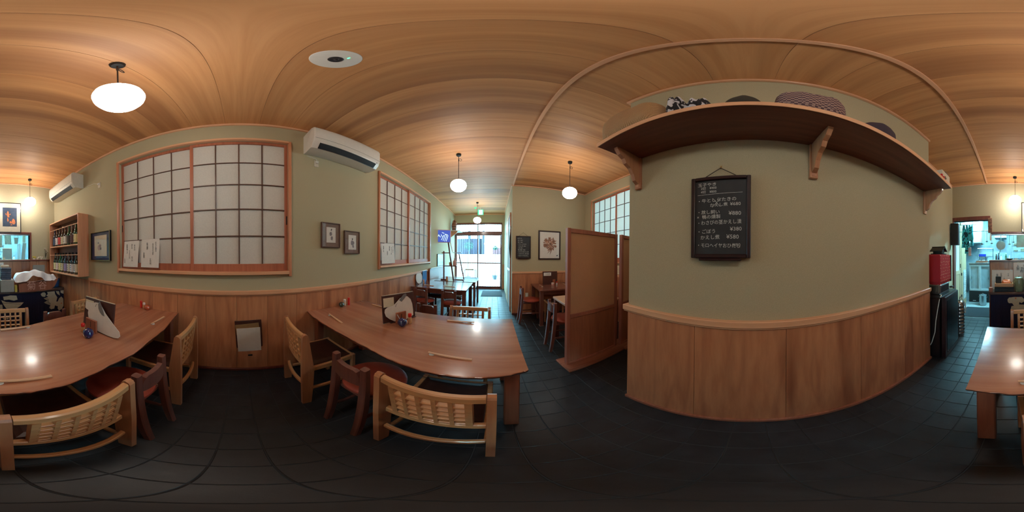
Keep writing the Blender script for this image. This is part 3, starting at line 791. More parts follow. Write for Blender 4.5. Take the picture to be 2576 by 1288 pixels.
plain_table('square_table', 'pale topped table partly hidden behind the first partition screen', .752, 1.45, 1.505, 2.005, .625, wood('pale_table_top', lin(206, 168, 140), lin(190, 150, 122), lin(150, 108, 84), 'X', 30, .3, 2, .3, coat=.3), M['red'], .028)
t = thing('low_stool', 'pale framed low stool tucked in under the alcove table', 'stool', (.96, 2.50, 0))
for x in (.84, 1.08):
    for y in (2.41, 2.60): wpart(t, 'leg', MB().box(x-.012, x+.012, y-.012, y+.012, 0, .385, .002), M['chairz'])
wpart(t, 'seat_frame', MB().box(.82, 1.10, 2.385, 2.62, .385, .41, .004), M['chair'])
wpart(t, 'seat', MB().box(.835, 1.085, 2.40, 2.605, .408, .424, .006), M['brown_seat'])
# bench along the far side of the corridor tables
t = thing('cushioned_bench', 'grey cushioned bench behind the square table, seen between the chair backs', 'bench', (-.98, 3.05, 0))
wpart(t, 'seat', MB().box(-1.285, -.62, 3.00, 3.20, .30, .345, .004), M['red'])
for x in (-1.25, -.68): wpart(t, 'leg', MB().box(x-.02, x+.02, 3.03, 3.17, 0, .30, .003), M['red'])
for x0, m_ in ((-1.28, 'egg'), (-.96, 'card')): wpart(t, 'cushion', MB().box(x0, x0+.31, 3.01, 3.19, .345, .375, .012), M[m_])

# ------------------------------------------------------------------ partition screens
def screen(label, x0, x1, y0, y1, foot=True):
    ang = math.atan2(y1-y0, x1-x0); L = math.hypot(x1-x0, y1-y0); H_ = 1.425
    t = thing('partition_screen', label, 'screen', (x0, y0, 0), ang, group='wooden partition screens with woven upper panels')
    obj('foot', MB().box(-.035, L+.03, -.125, .125, 0, .022, .003).box(-.03, L+.025, -.11, .11, .022, .030, .002), M['foot'], t)
    for x in (.0, L-.036): obj('post', MB().box(x, x+.036, -.022, .022, .030, H_, .004), M['screenwood'], t)
    obj('top_rail', MB().box(.036, L-.036, -.022, .022, H_-.045, H_-.004, .003), M['screenwood'], t)
    obj('middle_rail', MB().box(.036, L-.036, -.02, .02, .575, .615, .003), M['screenwood'], t)
    obj('bottom_rail', MB().box(.036, L-.036, -.02, .02, .030, .05, .003), M['screenwood'], t)
    obj('upper_panel', MB().box(.036, L-.036, -.006, .006, .615, H_-.045), M['wovenpanel'], t)
    obj('lower_panel', MB().box(.036, L-.036, -.007, .007, .05, .575), M['lowpanel'], t)
    return t
screen('tall wooden partition screen with woven upper panel, standing nearest the corridor', .625, 1.285, 1.325, 1.390)
screen('second wooden partition screen, mostly hidden behind the edge of the plaster wall', 1.335, 1.89, 1.372, 1.42)

# ------------------------------------------------------------------ air conditioners
def aircon(label, y0, y1, z0, z1, dep, open_):
    t = thing('air_conditioner', label, 'air conditioner', (XL, (y0+y1)/2, z0))
    H_ = z1-z0
    prof = [(0, .012), (.06, 0), (dep*.72, 0), (dep*.92, H_*.16), (dep, H_*.34), (dep, H_*.80), (dep*.93, H_*.93), (dep*.80, H_), (0, H_)]
    L = (y1-y0)/2
    mb = MB(); rows = []
    for y, k_ in ((-L, .012), (-L+.012, 0), (L-.012, 0), (L, .012)):
        rows.append([(max(0, u-k_), y, v if v < H_/2 and False else (v-k_ if v > H_*.9 else v)) for u, v in prof])
    obj('casing', mb.strip(rows), M['white' if open_ else 'offwhite'], t, True)
    # outlet across the lower front slope
    a = Vector((dep*.72, 0, 0)); b = Vector((dep*.92, 0, H_*.16)); ang = math.atan2(b.z-a.z, b.x-a.x)
    Mx = Matrix.Translation((dep*.86, 0, H_*.135)) @ Matrix.Rotation(-ang, 4, 'Y')
    obj('outlet', MB().box(-.045, .018, -L+.06, L-.06, -.012, .0015, 0, Mx), M['matt_black'], t)
    obj('louvre', MB().box(-.036, -.006, -L+.065, L-.065, .003, .007, .001, Mx @ Matrix.Rotation(.35, 4, 'Y')), M['white' if open_ else 'offwhite'], t)
    for i in range(9):
        y = -L+.1+(2*L-.2)*i/8; obj('fin', MB().box(-.03, .012, y-.001, y+.001, -.008, .0035, 0, Mx), M['darkgrey'], t)
    obj('panel_seam', MB().box(dep-.002, dep+.0008, -L+.01, L-.01, H_*.335, H_*.345), M['grey'], t)
    obj('sensor', MB().box(dep*.93, dep*.955, L-.055, L-.04, H_*.20, H_*.24, .002), M['darkgrey'], t)
    obj('mounting_plate', MB().box(-.0005, .01, -L+.03, L-.03, H_*.3, H_+.012, .002), M['grey'], t)
    return t
aircon('large white air conditioner high on the left wall between the two paper windows', .585, 1.375, 2.225, 2.505, .225, True)
aircon('smaller yellowed air conditioner high on the left wall above the bottle shelf', -2.735, -1.935, 2.205, 2.470, .20, False)
def socket(label, y, z, ya):
    t = thing('wall_socket', label, 'socket', (XL, y, z))
    obj('plate', MB().box(0, .008, -.024, .024, -.042, .042, .003), M['offwhite'], t)
    obj('plug', MB().box(.008, .03, -.014, .014, 0, .026, .003), M['white'], t)
    d = ya-y
    obj('cable', MB().tube([(.03, 0, .014), (.034, d*.2, .04), (.02, d*.6, .06), (.008, d, .075)], .0035, 6), M['whitecord'], t, True)
socket('white wall socket with plug under the large air conditioner', .715, 2.14, .62)
socket('white wall socket with thin cable to the right of the yellowed air conditioner', -1.582, 2.14, -1.93)
t = thing('wall_socket', 'white double wall socket low on the alcove wainscot behind the sideways red chair', 'socket', (.62, YM-.010, .395))
obj('plate', MB().box(-.03, .03, -.007, 0, -.045, .045, .003), M['offwhite'], t)
obj('insert', MB().box(-.012, .012, -.0085, -.006, -.03, .03, .001), M['white'], t)

# ------------------------------------------------------------------ pictures
def frame_x(name, label, cat, x, s, y0, y1, z0, z1, fw, dep, fm, mount_m, in_=None, paper_m='paper', tilt=0):
    """picture on a wall x=const; s direction into the room; in_ = (y0,y1,z0,z1) of the sheet"""
    t = thing(name, label, cat, (x, (y0+y1)/2, z0)); X = lambda u, v: (min(x+s*u, x+s*v), max(x+s*u, x+s*v))
    for a, b, c, d in ((y0, y0+fw, z0, z1), (y1-fw, y1, z0, z1), (y0+fw, y1-fw, z0, z0+fw), (y0+fw, y1-fw, z1-fw, z1)):
        wpart(t, 'frame', MB().box(*X(0.001, dep), a, b, c, d, .002), M[fm])
    wpart(t, 'mount', MB().box(*X(0.001, dep*.55), y0+fw, y1-fw, z0+fw, z1-fw), M[mount_m])
    if in_: wpart(t, 'sheet', MB().box(*X(dep*.5, dep*.55+.0015), *in_), M[paper_m])
    wpart(t, 'glass_cover', MB().box(*X(dep*.55+.004, dep*.55+.006), y0+fw, y1-fw, z0+fw, z1-fw), M['glass'])
    return t
def blobs_x(t, name, x, s, polys, mat):    # flat printed shapes on a sheet
    for P in polys: wpart(t, name, MB().prism(P, 'x', min(x, x+s*.0006), max(x, x+s*.0006)), M[mat] if isinstance(mat, str) else mat)
def blob(cx, cz, r, n=10, j=.3, sx=1, sz=1, rot=0):
    P = []
    for i in range(n):
        a = 2*PI*i/n; q = r*(1-j*random.random()); u, v = q*math.cos(a)*sx, q*math.sin(a)*sz
        P.append((cx+u*math.cos(rot)-v*math.sin(rot), cz+u*math.sin(rot)+v*math.cos(rot)))
    return P
skin = plain('pale_pink_print', lin(196, 170, 166), .8); wash = plain('grey_wash_print', lin(138, 132, 138), .8)
X0 = XL+.0135
t = frame_x('framed_picture', 'upper of two small brown framed ink drawings, nearer the large window', 'picture', XL, 1, .765, .985, 1.24, 1.492, .010, .022, 'brownframe', 'brownmat', (.822, .930, 1.29, 1.445))
blobs_x(t, 'drawing', XL+.0138, 1, [blob(.878, 1.415, .009), blob(.872, 1.378, .018, sz=1.3), blob(.884, 1.335, .016, sz=1.6)], wash)
blobs_x(t, 'hair', XL+.0146, 1, [blob(.880, 1.424, .007), blob(.862, 1.385, .004)], 'ink')
t = frame_x('framed_picture', 'lower of two small brown framed ink drawings, nearer the second window', 'picture', XL, 1, 1.042, 1.258, 1.18, 1.430, .010, .022, 'brownframe', 'brownmat', (1.098, 1.206, 1.225, 1.385))
blobs_x(t, 'drawing', XL+.0138, 1, [blob(1.152, 1.30, .028, sz=1.1), blob(1.163, 1.262, .014, sz=1.6)], wash)
blobs_x(t, 'hair', XL+.0146, 1, [blob(1.152, 1.340, .008, sz=1.6)], 'ink')
t = frame_x('framed_picture', 'gold edged black frame with navy mount and tiny figure print, right of the bottle shelf', 'picture', XL, 1, -1.735, -1.370, 1.108, 1.480, .012, .034, 'black', 'navy', (-1.668, -1.435, 1.165, 1.43), 'cream')
wpart(t, 'gilt_edge', MB().box(XL+.033, XL+.036, -1.733, -1.729, 1.11, 1.478).box(XL+.033, XL+.036, -1.733, -1.372, 1.11, 1.114).box(XL+.033, XL+.036, -1.733, -1.372, 1.474, 1.478).box(XL+.033, XL+.036, -1.376, -1.372, 1.114, 1.474), M['gold'])
wpart(t, 'hanging_ring', MB().tube([(XL+.02, -1.55, 1.48), (XL+.02, -1.548, 1.49), (XL+.02, -1.542, 1.48)], .003, 6), M['gold'])
blobs_x(t, 'robe', XL+.0206, 1, [blob(-1.575, 1.27, .034, sz=1.1), blob(-1.555, 1.30, .02)], skin)
blobs_x(t, 'hair', XL+.0213, 1, [blob(-1.59, 1.335, .013), blob(-1.545, 1.26, .018)], wash)
# goldfish picture on the kitchen wall
def frame_y(name, label, cat, y, s, x0, x1, z0, z1, fw, dep, fm, mount_m, in_=None, paper_m='paper'):
    t = thing(name, label, cat, ((x0+x1)/2, y, z0)); Yf = lambda u, v: (min(y+s*u, y+s*v), max(y+s*u, y+s*v))
    for a, b, c, d in ((x0, x0+fw, z0, z1), (x1-fw, x1, z0, z1), (x0+fw, x1-fw, z0, z0+fw), (x0+fw, x1-fw, z1-fw, z1)):
        wpart(t, 'frame', MB().box(a, b, *Yf(.001, dep), c, d, .002), M[fm])
    wpart(t, 'mount', MB().box(x0+fw, x1-fw, *Yf(.001, dep*.55), z0+fw, z1-fw), M[mount_m])
    if in_: wpart(t, 'sheet', MB().box(in_[0], in_[1], *Yf(dep*.5, dep*.55+.0015), in_[2], in_[3]), M[paper_m])
    wpart(t, 'glass_cover', MB().box(x0+fw, x1-fw, *Yf(dep*.55+.005, dep*.55+.007), z0+fw, z1-fw), M['glass'])
    return t
def blobs_y(t, name, y, s, polys, mat, th=.0006):
    for P in polys: wpart(t, name, MB().prism([(q, p) for p, q in P], 'y', min(y, y+s*th), max(y, y+s*th)), M[mat] if isinstance(mat, str) else mat)
navyp = plain('deep_blue_paint', lin(52, 74, 100), .6, var=.2, scale=12)
M['navyp'] = navyp
t = frame_y('framed_picture', 'large framed picture of two orange goldfish on dark blue, above the kitchen hatch', 'picture', YK, 1, -.705, -.272, 1.608, 2.182, .012, .026, 'black', 'cream', (-.627, -.365, 1.722, 2.085), 'navyp')
yy = YK+.0162
blobs_y(t, 'goldfish', yy, 1, [[(-.475, 2.0), (-.46, 2.02), (-.445, 1.985), (-.442, 1.94), (-.455, 1.90), (-.49, 1.895), (-.485, 1.93)], [(-.485, 1.955), (-.52, 1.97), (-.50, 1.935)], [(-.435, 1.96), (-.41, 1.975), (-.43, 1.93)],
    [(-.455, 1.90), (-.445, 1.84), (-.462, 1.80), (-.478, 1.84)],
    [(-.575, 1.865), (-.555, 1.87), (-.53, 1.83), (-.54, 1.775), (-.575, 1.76), (-.60, 1.79), (-.592, 1.84)], [(-.54, 1.80), (-.50, 1.83), (-.49, 1.79), (-.52, 1.775)], [(-.53, 1.77), (-.50, 1.745), (-.545, 1.745)]], 'orange')
# flower print in the alcove
t = frame_y('framed_picture', 'large black framed print of brown chrysanthemum flowers on the alcove end wall', 'picture', YM, -1, .845, 1.310, 1.093, 1.670, .026, .024, 'dark_frame', 'paper', (.872, 1.283, 1.12, 1.643))
for nm, c, n_, rr, ln in (('outer_petals', lin(150, 108, 92), 64, .115, .034), ('middle_petals', lin(186, 140, 118), 60, .09, .03), ('dark_petals', lin(96, 56, 50), 26, .085, .018)):
    P = []
    for i in range(n_):
        a = random.uniform(0, 2*PI); r = rr*(random.random()**.5) if nm != 'outer_petals' else random.uniform(.085, .13)
        P.append(blob(1.085+r*math.cos(a), 1.405+r*math.sin(a)*.95, ln, 7, .3, 1, .33, a))
    mb = MB()
    for i, q in enumerate(P):
        d = {'outer_petals': .0147, 'middle_petals': .0151, 'dark_petals': .0158}[nm]+i*.000008
        mb.prism([(v, u) for u, v in q], 'y', YM-d-.0002, YM-d)
    tag(wpart(t, nm, mb, plain(nm+'_ink', c, .8, var=.2)), kind='stuff')
wpart(t, 'stems', MB().prism([(1.27, 1.07), (1.20, 1.02), (1.27, 1.09)], 'y', YM-.0152, YM-.0147).prism([(1.28, 1.10), (1.18, 1.08), (1.27, 1.12)], 'y', YM-.0152, YM-.0147), M['brownmat'])
wpart(t, 'signature', MB().prism([(1.165, 1.22), (1.185, 1.235), (1.17, 1.25), (1.19, 1.262), (1.16, 1.24)], 'y', YM-.0152, YM-.0147), M['ink'])

# ------------------------------------------------------------------ chalkboards
def chalkboard_x():
    t = thing('chalkboard', 'dark framed menu chalkboard hanging on the large right plaster wall below the shelf', 'chalkboard', (XR, .14, 1.163))
    y0, y1, z0, z1, fw, d = .000, .282, 1.165, 1.577, .019, .026
    for a, b, c, e in ((y0, y0+fw, z0, z1), (y1-fw, y1, z0, z1), (y0+fw, y1-fw, z0, z0+fw), (y0+fw, y1-fw, z1-fw, z1)):
        wpart(t, 'frame', MB().box(XR-d, XR-.002, a, b, c, e, .003), M['dark_frame'])
    wpart(t, 'slate', MB().box(XR-d*.6, XR-.002, y0+fw, y1-fw, z0+fw, z1-fw), M['slate'])
    wpart(t, 'chalk_tray', MB().box(XR-.040, XR-.002, .043, .238, z0-.012, z0-.0005, .003), M['dark_frame'])
    wpart(t, 'hanging_string', MB().tube([(XR-.012, .228, z1-.005), (XR-.010, .142, 1.632), (XR-.012, .055, z1-.005)], .0022, 6), M['cord'])
    wpart(t, 'nail', MB().tube([(XR, .142, 1.642), (XR-.014, .142, 1.640)], .003, 6).box(XR-.005, XR, .137, .147, 1.632, 1.652, .001), M['gold'])
    F = XR-d*.6-.0006
    rows = [(.252, 1.545, .0205, '玉子やき'), (.236, 1.523, .0165, '2切    ¥400'), (.236, 1.503, .0165, '4切    ¥800'),
            (.256, 1.455, .021, '・牛としらたきの'), (.192, 1.430, .0190, 'かえし煮'), (.096, 1.434, .0215, '¥680'),
            (.256, 1.397, .020, '・放し飼い'), (.256, 1.372, .020, '×  鴨の燻製'), (.102, 1.390, .025, '¥880'),
            (.256, 1.343, .0215, '・わさびの茎かえし漬'), (.096, 1.312, .0235, '¥380'),
            (.256, 1.300, .021, '・ごぼう'), (.238, 1.272, .021, 'かえし煮'), (.112, 1.277, .025, '¥580'),
            (.256, 1.236, .0212, '・モロヘイヤおひたし'), (.086, 1.236, .0195, '/490')]
    for y, z, sz, s_ in rows:
        letter(t, s_, sz*1.08, wl(t, (F, y, z)), '-x', M['chalk'], tilt=random.uniform(-.02, .03), squash=.92 if len(s_) > 8 else 1.05)
    mb = MB().bar((F, .252, 1.478), (F, .038, 1.484), .0006, .0016, 0).bar((F, .176, 1.455), (F, .142, 1.412), .0006, .0018, 0).bar((F, .138, 1.456), (F, .180, 1.410), .0006, .0018, 0)
    wpart(t, 'chalk_lines', mb, M['chalk'])
chalkboard_x()
t = thing('chalkboard', 'small dark menu chalkboard hanging left of the flower print on the alcove wall', 'chalkboard', (.545, YM, 1.11))
x0, x1, z0, z1, fw = .404, .690, 1.115, 1.545, .018
for a, b, c, e in ((x0, x0+fw, z0, z1), (x1-fw, x1, z0, z1), (x0+fw, x1-fw, z0, z0+fw), (x0+fw, x1-fw, z1-fw, z1)):
    wpart(t, 'frame', MB().box(a, b, YM-.026, YM-.002, c, e, .003), M['dark_frame'])
wpart(t, 'slate', MB().box(x0+fw, x1-fw, YM-.015, YM-.002, z0+fw, z1-fw), M['slate'])
wpart(t, 'chalk_tray', MB().box(x0+.04, x1-.04, YM-.04, YM-.002, z0-.012, z0-.0005, .003), M['dark_frame'])
wpart(t, 'hanging_string', MB().tube([(x0+.05, YM-.012, z1-.005), (.543, YM-.01, 1.612), (x1-.05, YM-.012, z1-.005)], .0022, 6), M['cord'])
for i, s_ in enumerate(('玉子やき', ' 2切   ¥400', ' 4切   ¥800', '・牛としらたきの', '   かえし煮  ¥680', '・放し飼い', '  鴨の燻製  ¥880', '・わさびの茎かえし漬', '・ごぼうかえし煮 ¥580', '・モロヘイヤおひたし')):
    letter(t, s_, .022, wl(t, (x0+.027, YM-.0157, 1.508-i*.037)), '-y', M['chalk'], squash=.98)

# ------------------------------------------------------------------ papers stuck on the windows
def note_x(label, x, corners, cols, face='+x', size=.017):
    y0, y1, z0, z1, lean = corners
    t = thing('handwritten_menu', label, 'paper', (x, (y0+y1)/2, z0))
    wpart(t, 'sheet', MB()._add([(x, y0, z0), (x, y1, z0), (x, y1+lean, z1), (x, y0+lean, z1), (x+.0012, y0, z0), (x+.0012, y1, z0), (x+.0012, y1+lean, z1), (x+.0012, y0+lean, z1)],
        [(0, 1, 2, 3), (4, 5, 6, 7), (0, 1, 5, 4), (1, 2, 6, 5), (2, 3, 7, 6), (3, 0, 4, 7)]), M['paper'])
    for y, z, s_ in cols: letter(t, '\n'.join(s_), size, wl(t, (x+.0016, y, z)), face, M['ink'], align='CENTER', spacing=.78)
note_x('white handwritten menu sheet in the lower left corner of the large window', XL+.037, (-1.158, -.965, 1.050, 1.322, .022),
    [(-1.000, 1.285, '山芋の千切'), (-1.035, 1.290, '漬けもの'), (-1.035, 1.16, '四五〇円'), (-1.068, 1.225, 'サラダ七〇〇円'), (-1.100, 1.29, '南高梅の梅くらげ'), (-1.135, 1.14, '六五〇円')], size=.016)
note_x('second handwritten menu sheet, right of the corner sheet on the large window', XL+.039, (-.922, -.722, 1.052, 1.328, .012),
    [(-.750, 1.300, 'オクラと長芋の'), (-.782, 1.285, 'ネバネバぶっかけ'), (-.812, 1.15, '一五〇〇円'), (-.845, 1.295, '信州の鶏肝'), (-.885, 1.20, '自家製造')], size=.0175)
note_x('handwritten menu sheet at the lower left of the second paper window', XL+.037, (1.700, 1.925, 1.052, 1.325, -.02),
    [(1.875, 1.295, 'オクラと長芋の'), (1.835, 1.28, 'ネバネバ千二百円'), (1.790, 1.29, '信州の鶏肝'), (1.745, 1.22, '自家製造')], size=.0175)
note_x('narrow handwritten sheet at the far left edge of the second paper window', XL+.040, (1.625, 1.695, 1.052, 1.315, -.008), [(1.660, 1.285, '南高梅くらげ')], size=.017)
# card under the alcove window
single('notice_card', MB().box(XA-.030, XA-.012, 1.94, 2.10, .865, 1.012, .002), M['cream'], 'cream card standing on the rail below the bright alcove window', 'card')

# clipboard hanging on the wainscot
t = thing('clipboard', 'dark clipboard with white and brown sheets hanging low on the left wainscot', 'clipboard', (XL+.012, .08, .20))
Mx = Matrix.Translation((XL+.016, .085, .39)) @ Matrix.Rotation(.05, 4, 'X') @ Matrix.Rotation(.10, 4, 'Y')
wpart(t, 'board', MB().box(-.004, .004, -.112, .112, -.205, .205, .002, Mx), M['leather'])
wpart(t, 'brown_sheet', MB().box(.0045, .006, -.100, .098, .06, .172, 0, Mx @ Matrix.Rotation(.06, 4, 'X')), M['yellow'] if False else plain('kraft_paper', lin(150, 116, 76), .8))
wpart(t, 'white_sheet', MB().box(.0065, .0085, -.100, .098, -.20, .128, 0, Mx), M['paper'])
wpart(t, 'clip', MB().box(.004, .016, -.02, .02, -.208, -.185, .003, Mx), M['matt_black'])

# ------------------------------------------------------------------ display shelf high on the right wall
t = thing('wall_shelf', 'long dark wooden shelf on three brackets high on the right plaster wall', 'shelf', (XR, -.36, 1.60))
wpart(t, 'board', MB().box(.492, XR-.001, -1.398, .682, 1.832, 1.858, .003), M['shelfwood'])
wpart(t, 'front_edging', MB().box(.487, .4915, -1.40, .684, 1.831, 1.860, .001), M['trim'])
for y in (.620, -.302, -1.368):
    P = [(XR-.001, 1.600), (XR-.001, 1.831), (.562, 1.831), (.566, 1.815), (.585, 1.785), (.615, 1.765), (.630, 1.735), (.665, 1.715), (.690, 1.680), (.705, 1.640), (.735, 1.622), (XR-.022, 1.603)]
    wpart(t, 'bracket', MB().prism([(z, x) for x, z in P], 'y', y-.012, y+.012), M['chairz'])
    wpart(t, 'bracket_back', MB().box(XR-.020, XR-.0005, y-.022, y+.022, 1.592, 1.831, .003), M['chairz'])
def cloth_lump(name, label, cat, x0, x1, y0, y1, z0, h, mat, seed, nx=12, ny=22, power=2.5, wob=.012, sq=.45):
    rnd = random.Random(seed); mb = MB(); rows = []
    ph = [rnd.uniform(0, 6) for _ in range(6)]
    for j in range(ny+1):
        v = -1+2*j/ny; y = (y0+y1)/2+(y1-y0)/2*v; w_ = (max(0, 1-abs(v)**power))**(1/power); ring = []
        for i in range(nx*2):
            a = 2*PI*i/(nx*2); ca, sa = math.cos(a), math.sin(a)
            ex = math.copysign(abs(ca)**sq, ca); ez = math.copysign(abs(sa)**sq, sa)
            x = (x0+x1)/2+(x1-x0)/2*ex*max(w_, .04); z = z0+h/2*(1+0)+h/2*ez*max(w_, .04)*(1+.0)
            if ez > 0: z += wob*(math.sin(7*v+ph[0]+2*a)+math.sin(15*v+ph[1]-a)*.6)*w_
            z = max(z0+.0005, z-(h/2)*(1-w_)*.8)
            ring.append((x+wob*.5*math.sin(9*v+ph[2]), y, z))
        rows.append(ring)
    mb.strip(rows)
    return single(name, mb, mat, label, cat, smooth=True)
cloth_lump('woven_bag', 'large tan woven straw bag lying at the left end of the high shelf', 'bag', .486, .75, .315, .692, 1.8585, .215, M['straw'], 1, power=4, wob=.004)
t = thing('striped_scarf', 'crumpled black and white patterned scarf beside the straw bag on the shelf', 'scarf', (.56, .23, 1.860))
o = cloth_lump('fold', 'x', 'x', .495, .64, .226, .310, 1.8595, .170, M['stripecloth'], 3, wob=.010)
o2 = cloth_lump('fold', 'x', 'x', .493, .60, .130, .235, 1.8595, .095, M['stripecloth'], 4, wob=.008)
for q in (o, o2):
    del q['label'], q['category']; q.parent = t; q.location = q.location-t.location
cloth_lump('dark_hat', 'dark low felt hat in the middle of the high shelf', 'hat', .505, .72, -.06, .118, 1.8585, .125, M['leather'] if False else plain('olive_felt', lin(60, 54, 46), .9), 5, wob=.002, power=2, sq=.7)
cloth_lump('checked_bundle', 'brown and white checked cloth bundle on the high shelf, above the middle bracket', 'cloth', .492, .73, -.365, -.070, 1.8585, .185, M['checkcloth'], 6, wob=.006, power=3.5)
cloth_lump('grey_cap', 'dark purple grey cap on the high shelf, right of the checked bundle', 'hat', .495, .70, -.685, -.43, 1.8585, .120, plain('purple_grey_wool', lin(62, 50, 60), .9), 7, wob=.002, power=2.2, sq=.6)
t = thing('gift_box', 'small cream box with red pompoms and black cord at the shelf end', 'box', (.56, -1.33, 1.860))
wpart(t, 'box', MB().box(.500, .60, -1.385, -1.21, 1.8605, 1.955, .004), M['cream'])
wpart(t, 'box', MB().box(.51, .58, -1.38, -1.31, 1.9555, 1.985, .004), M['brownmat'])
for y, z in ((-1.185, 1.878), (-1.225, 1.873)): wpart(t, 'pompom', MB().lathe([(.001, -.014), (.010, -.010), (.014, 0), (.010, .010), (.001, .014)], (.497, y, z), 12), M['redcap'], True)
wpart(t, 'cord_bow', MB().tube([(.5, -1.23, 1.87), (.495, -1.26, 1.90), (.497, -1.29, 1.885), (.495, -1.25, 1.875), (.496, -1.28, 1.865)], .0025, 6), M['matt_black'], True)
wpart(t, 'loops', MB().tube([(.54, -1.33, 1.985), (.53, -1.35, 2.01), (.54, -1.37, 1.99)], .003, 6), M['grey'], True)

# ------------------------------------------------------------------ bottle shelf
t = thing('bottle_shelf', 'open wooden wall shelf of two tiers holding dark bottles, on the left wall', 'shelf', (XL, -2.295, .880))
ya, yb, za, zb, xf = -2.772, -1.820, .882, 1.765, XL+.178
for y in (ya, yb-.018): wpart(t, 'side_panel', MB().box(XL+.001, xf, y, y+.018, za, zb, .002), M['trimz'])
for nm, z in (('bottom', za), ('middle_shelf', 1.318), ('top', zb-.018)): wpart(t, nm, MB().box(XL+.001, xf-(.0 if nm != 'middle_shelf' else .004), ya+.018, yb-.018, z, z+.018, .002), M['trim'])
wpart(t, 'back_panel', MB().box(XL+.001, XL+.008, ya+.018, yb-.018, za+.018, zb-.018), M['shelfwood'])
for z in (1.182, 1.617): wpart(t, 'retaining_bar', MB().box(xf-.010, xf-.002, ya+.018, yb-.018, z, z+.009, .001), M['trim'])
def bottle(label, x, y, z, glassm, labc, h=.30, cap='matt_black', group=''):
    t = thing('sake_bottle', label, 'bottle', (x, y, z), group=group)
    r = .040
    obj('glass_body', MB().lathe([(r*.9, 0), (r, .006), (r, h*.52), (r*.93, h*.58), (r*.62, h*.68), (r*.40, h*.76), (r*.36, h*.93)], n=18), M[glassm], t, True)
    obj('cap', MB().lathe([(r*.40, h*.93), (r*.42, h*.935), (r*.42, h*.995), (r*.3, h)], n=14), M[cap], t, True)
    m_ = plain('bottle_label', labc, .7)
    L = obj('paper_label', MB().lathe([(r+.0008, h*.10), (r+.0012, h*.11), (r+.0012, h*.46), (r+.0008, h*.47)], n=18), m_, t, True)
    mb = MB()
    for k_ in range(3): mb.box(r+.0010, r+.0022, -.007+random.uniform(-.003, .003), .006, h*(.18+.09*k_), h*(.18+.09*k_)+h*.045)
    obj('label_marks', mb, M['ink'], L)
    return t
up = [('bblue', (60, 70, 92), 'blue black bottle with dark label'), ('bbrown', (214, 208, 206), 'dark bottle with white label'), ('bbrown', (196, 74, 72), 'dark bottle with red label'), ('bbrown', (204, 196, 166), 'brown bottle with cream label and white cap'),
      ('bbrown', (222, 216, 208), 'brown bottle with tall white label'), ('bgreen', (66, 60, 56), 'bright green bottle with black and white label'), ('bbrown', (92, 66, 72), 'dark bottle with brown lettered label'), ('bgreen', (224, 214, 168), 'green bottle with pale yellow pointed label'), ('bgreen', (216, 206, 172), 'green bottle with cream label')]
ordn = ['leftmost', 'second from left', 'third from left', 'fourth from left', 'middle', 'sixth from left', 'seventh from left', 'second from right', 'rightmost']
for i, (g_, c_, d_) in enumerate(up):
    b_ = bottle('%s, %s on upper tier' % (d_, ordn[i]), XL+.095+random.uniform(-.006, .006), -2.70+i*.1012, 1.3362, g_, lin(*c_), .325, 'white' if i == 3 else 'matt_black', 'bottles on the upper tier')
lo = [('bdark', (212, 210, 164), 'dark green bottle with pale yellow label'), ('bdark', (222, 202, 200), 'dark bottle with pinkish label'), ('bgreen', (220, 214, 158), 'green bottle with yellow label'), ('bdark', (206, 200, 170), 'dark bottle with grey cream label'), ('bblue', (152, 136, 176), 'dark bottle with mauve label'),
      ('bbrown', (206, 198, 180), 'brown bottle with bordered cream label'), ('bblue', (216, 216, 222), 'blue black bottle with white label'), ('bdark', (222, 220, 214), 'dark bottle with tall white label'), ('bgreen', (224, 196, 130), 'green bottle with amber label')]
for i, (g_, c_, d_) in enumerate(lo):
    bottle('%s, %s on lower tier' % (d_, ordn[i]), XL+.095+random.uniform(-.006, .006), -2.70+i*.1012, .9002, g_, lin(*c_), .325, 'matt_black', 'bottles on the lower tier')

# ------------------------------------------------------------------ things on the tables
TZ = .6252
def chopsticks(label_s, label_r, tail, rest, over=.02, z=TZ):
    tail = Vector(tail+(0,)); rest = Vector(rest+(0,)); d = (rest-tail).normalized(); tip = rest+d*over; n = Vector((-d.y, d.x, 0))
    t = thing('chopsticks', label_s, 'chopsticks', (tail.x, tail.y, z), group='disposable wooden chopsticks')
    for s in (-1, 1):
        a = tail+n*.0042*s; b = tip+n*.0030*s
        mb = MB(); rows = []
        for p, zz, r in ((a, .0036, .0036), (a*.5+b*.5, .0058, .0032), (b, .0095, .0022)):
            rows.append([(p.x-tail.x+n.x*u*r+0, p.y-tail.y+n.y*u*r, zz+v*r) for u, v in ((-1, -1), (1, -1), (1, 1), (-1, 1))])
        obj('stick', mb.strip(rows), M['chop'], t)
    r = thing('chopstick_rest', label_r, 'chopstick rest', (rest.x, rest.y, z), math.atan2(d.y, d.x), group='porcelain chopstick rests')
    rows = []
    for x, k_, zt in ((-.013, .55, .0046), (-.007, .9, .0046), (0, 1, .0034), (.007, .9, .0046), (.013, .55, .0046)):
        w_ = .017*k_; rows.append([(x, -w_, .0003), (x, -w_*.9, zt*.75), (x, 0, zt), (x, w_*.9, zt*.75), (x, w_, .0003)])
    obj('body', MB().strip(rows), M['rest'], r, True)
    del_ = r
chopsticks('chopsticks in the foreground of the left hand table, below the lamp reflection', 'pale porcelain rest under the foreground chopsticks of the left hand table', (-.242, -.548), (-.055, -.556))
chopsticks('chopsticks near the live edge of the left hand table, close to the wall', 'pale rest under the wall side chopsticks of the left hand table', (-1.226, -.607), (-1.049, -.616))
chopsticks('chopsticks at the far edge of the left hand table, before the lattice chair', 'pale rest under the far edge chopsticks of the left hand table', (-.119, -1.112), (-.315, -1.125))
chopsticks('chopsticks near the wall end of the right hand table', 'pale rest under the wall end chopsticks of the right hand table', (-.976, .719), (-1.180, .742))
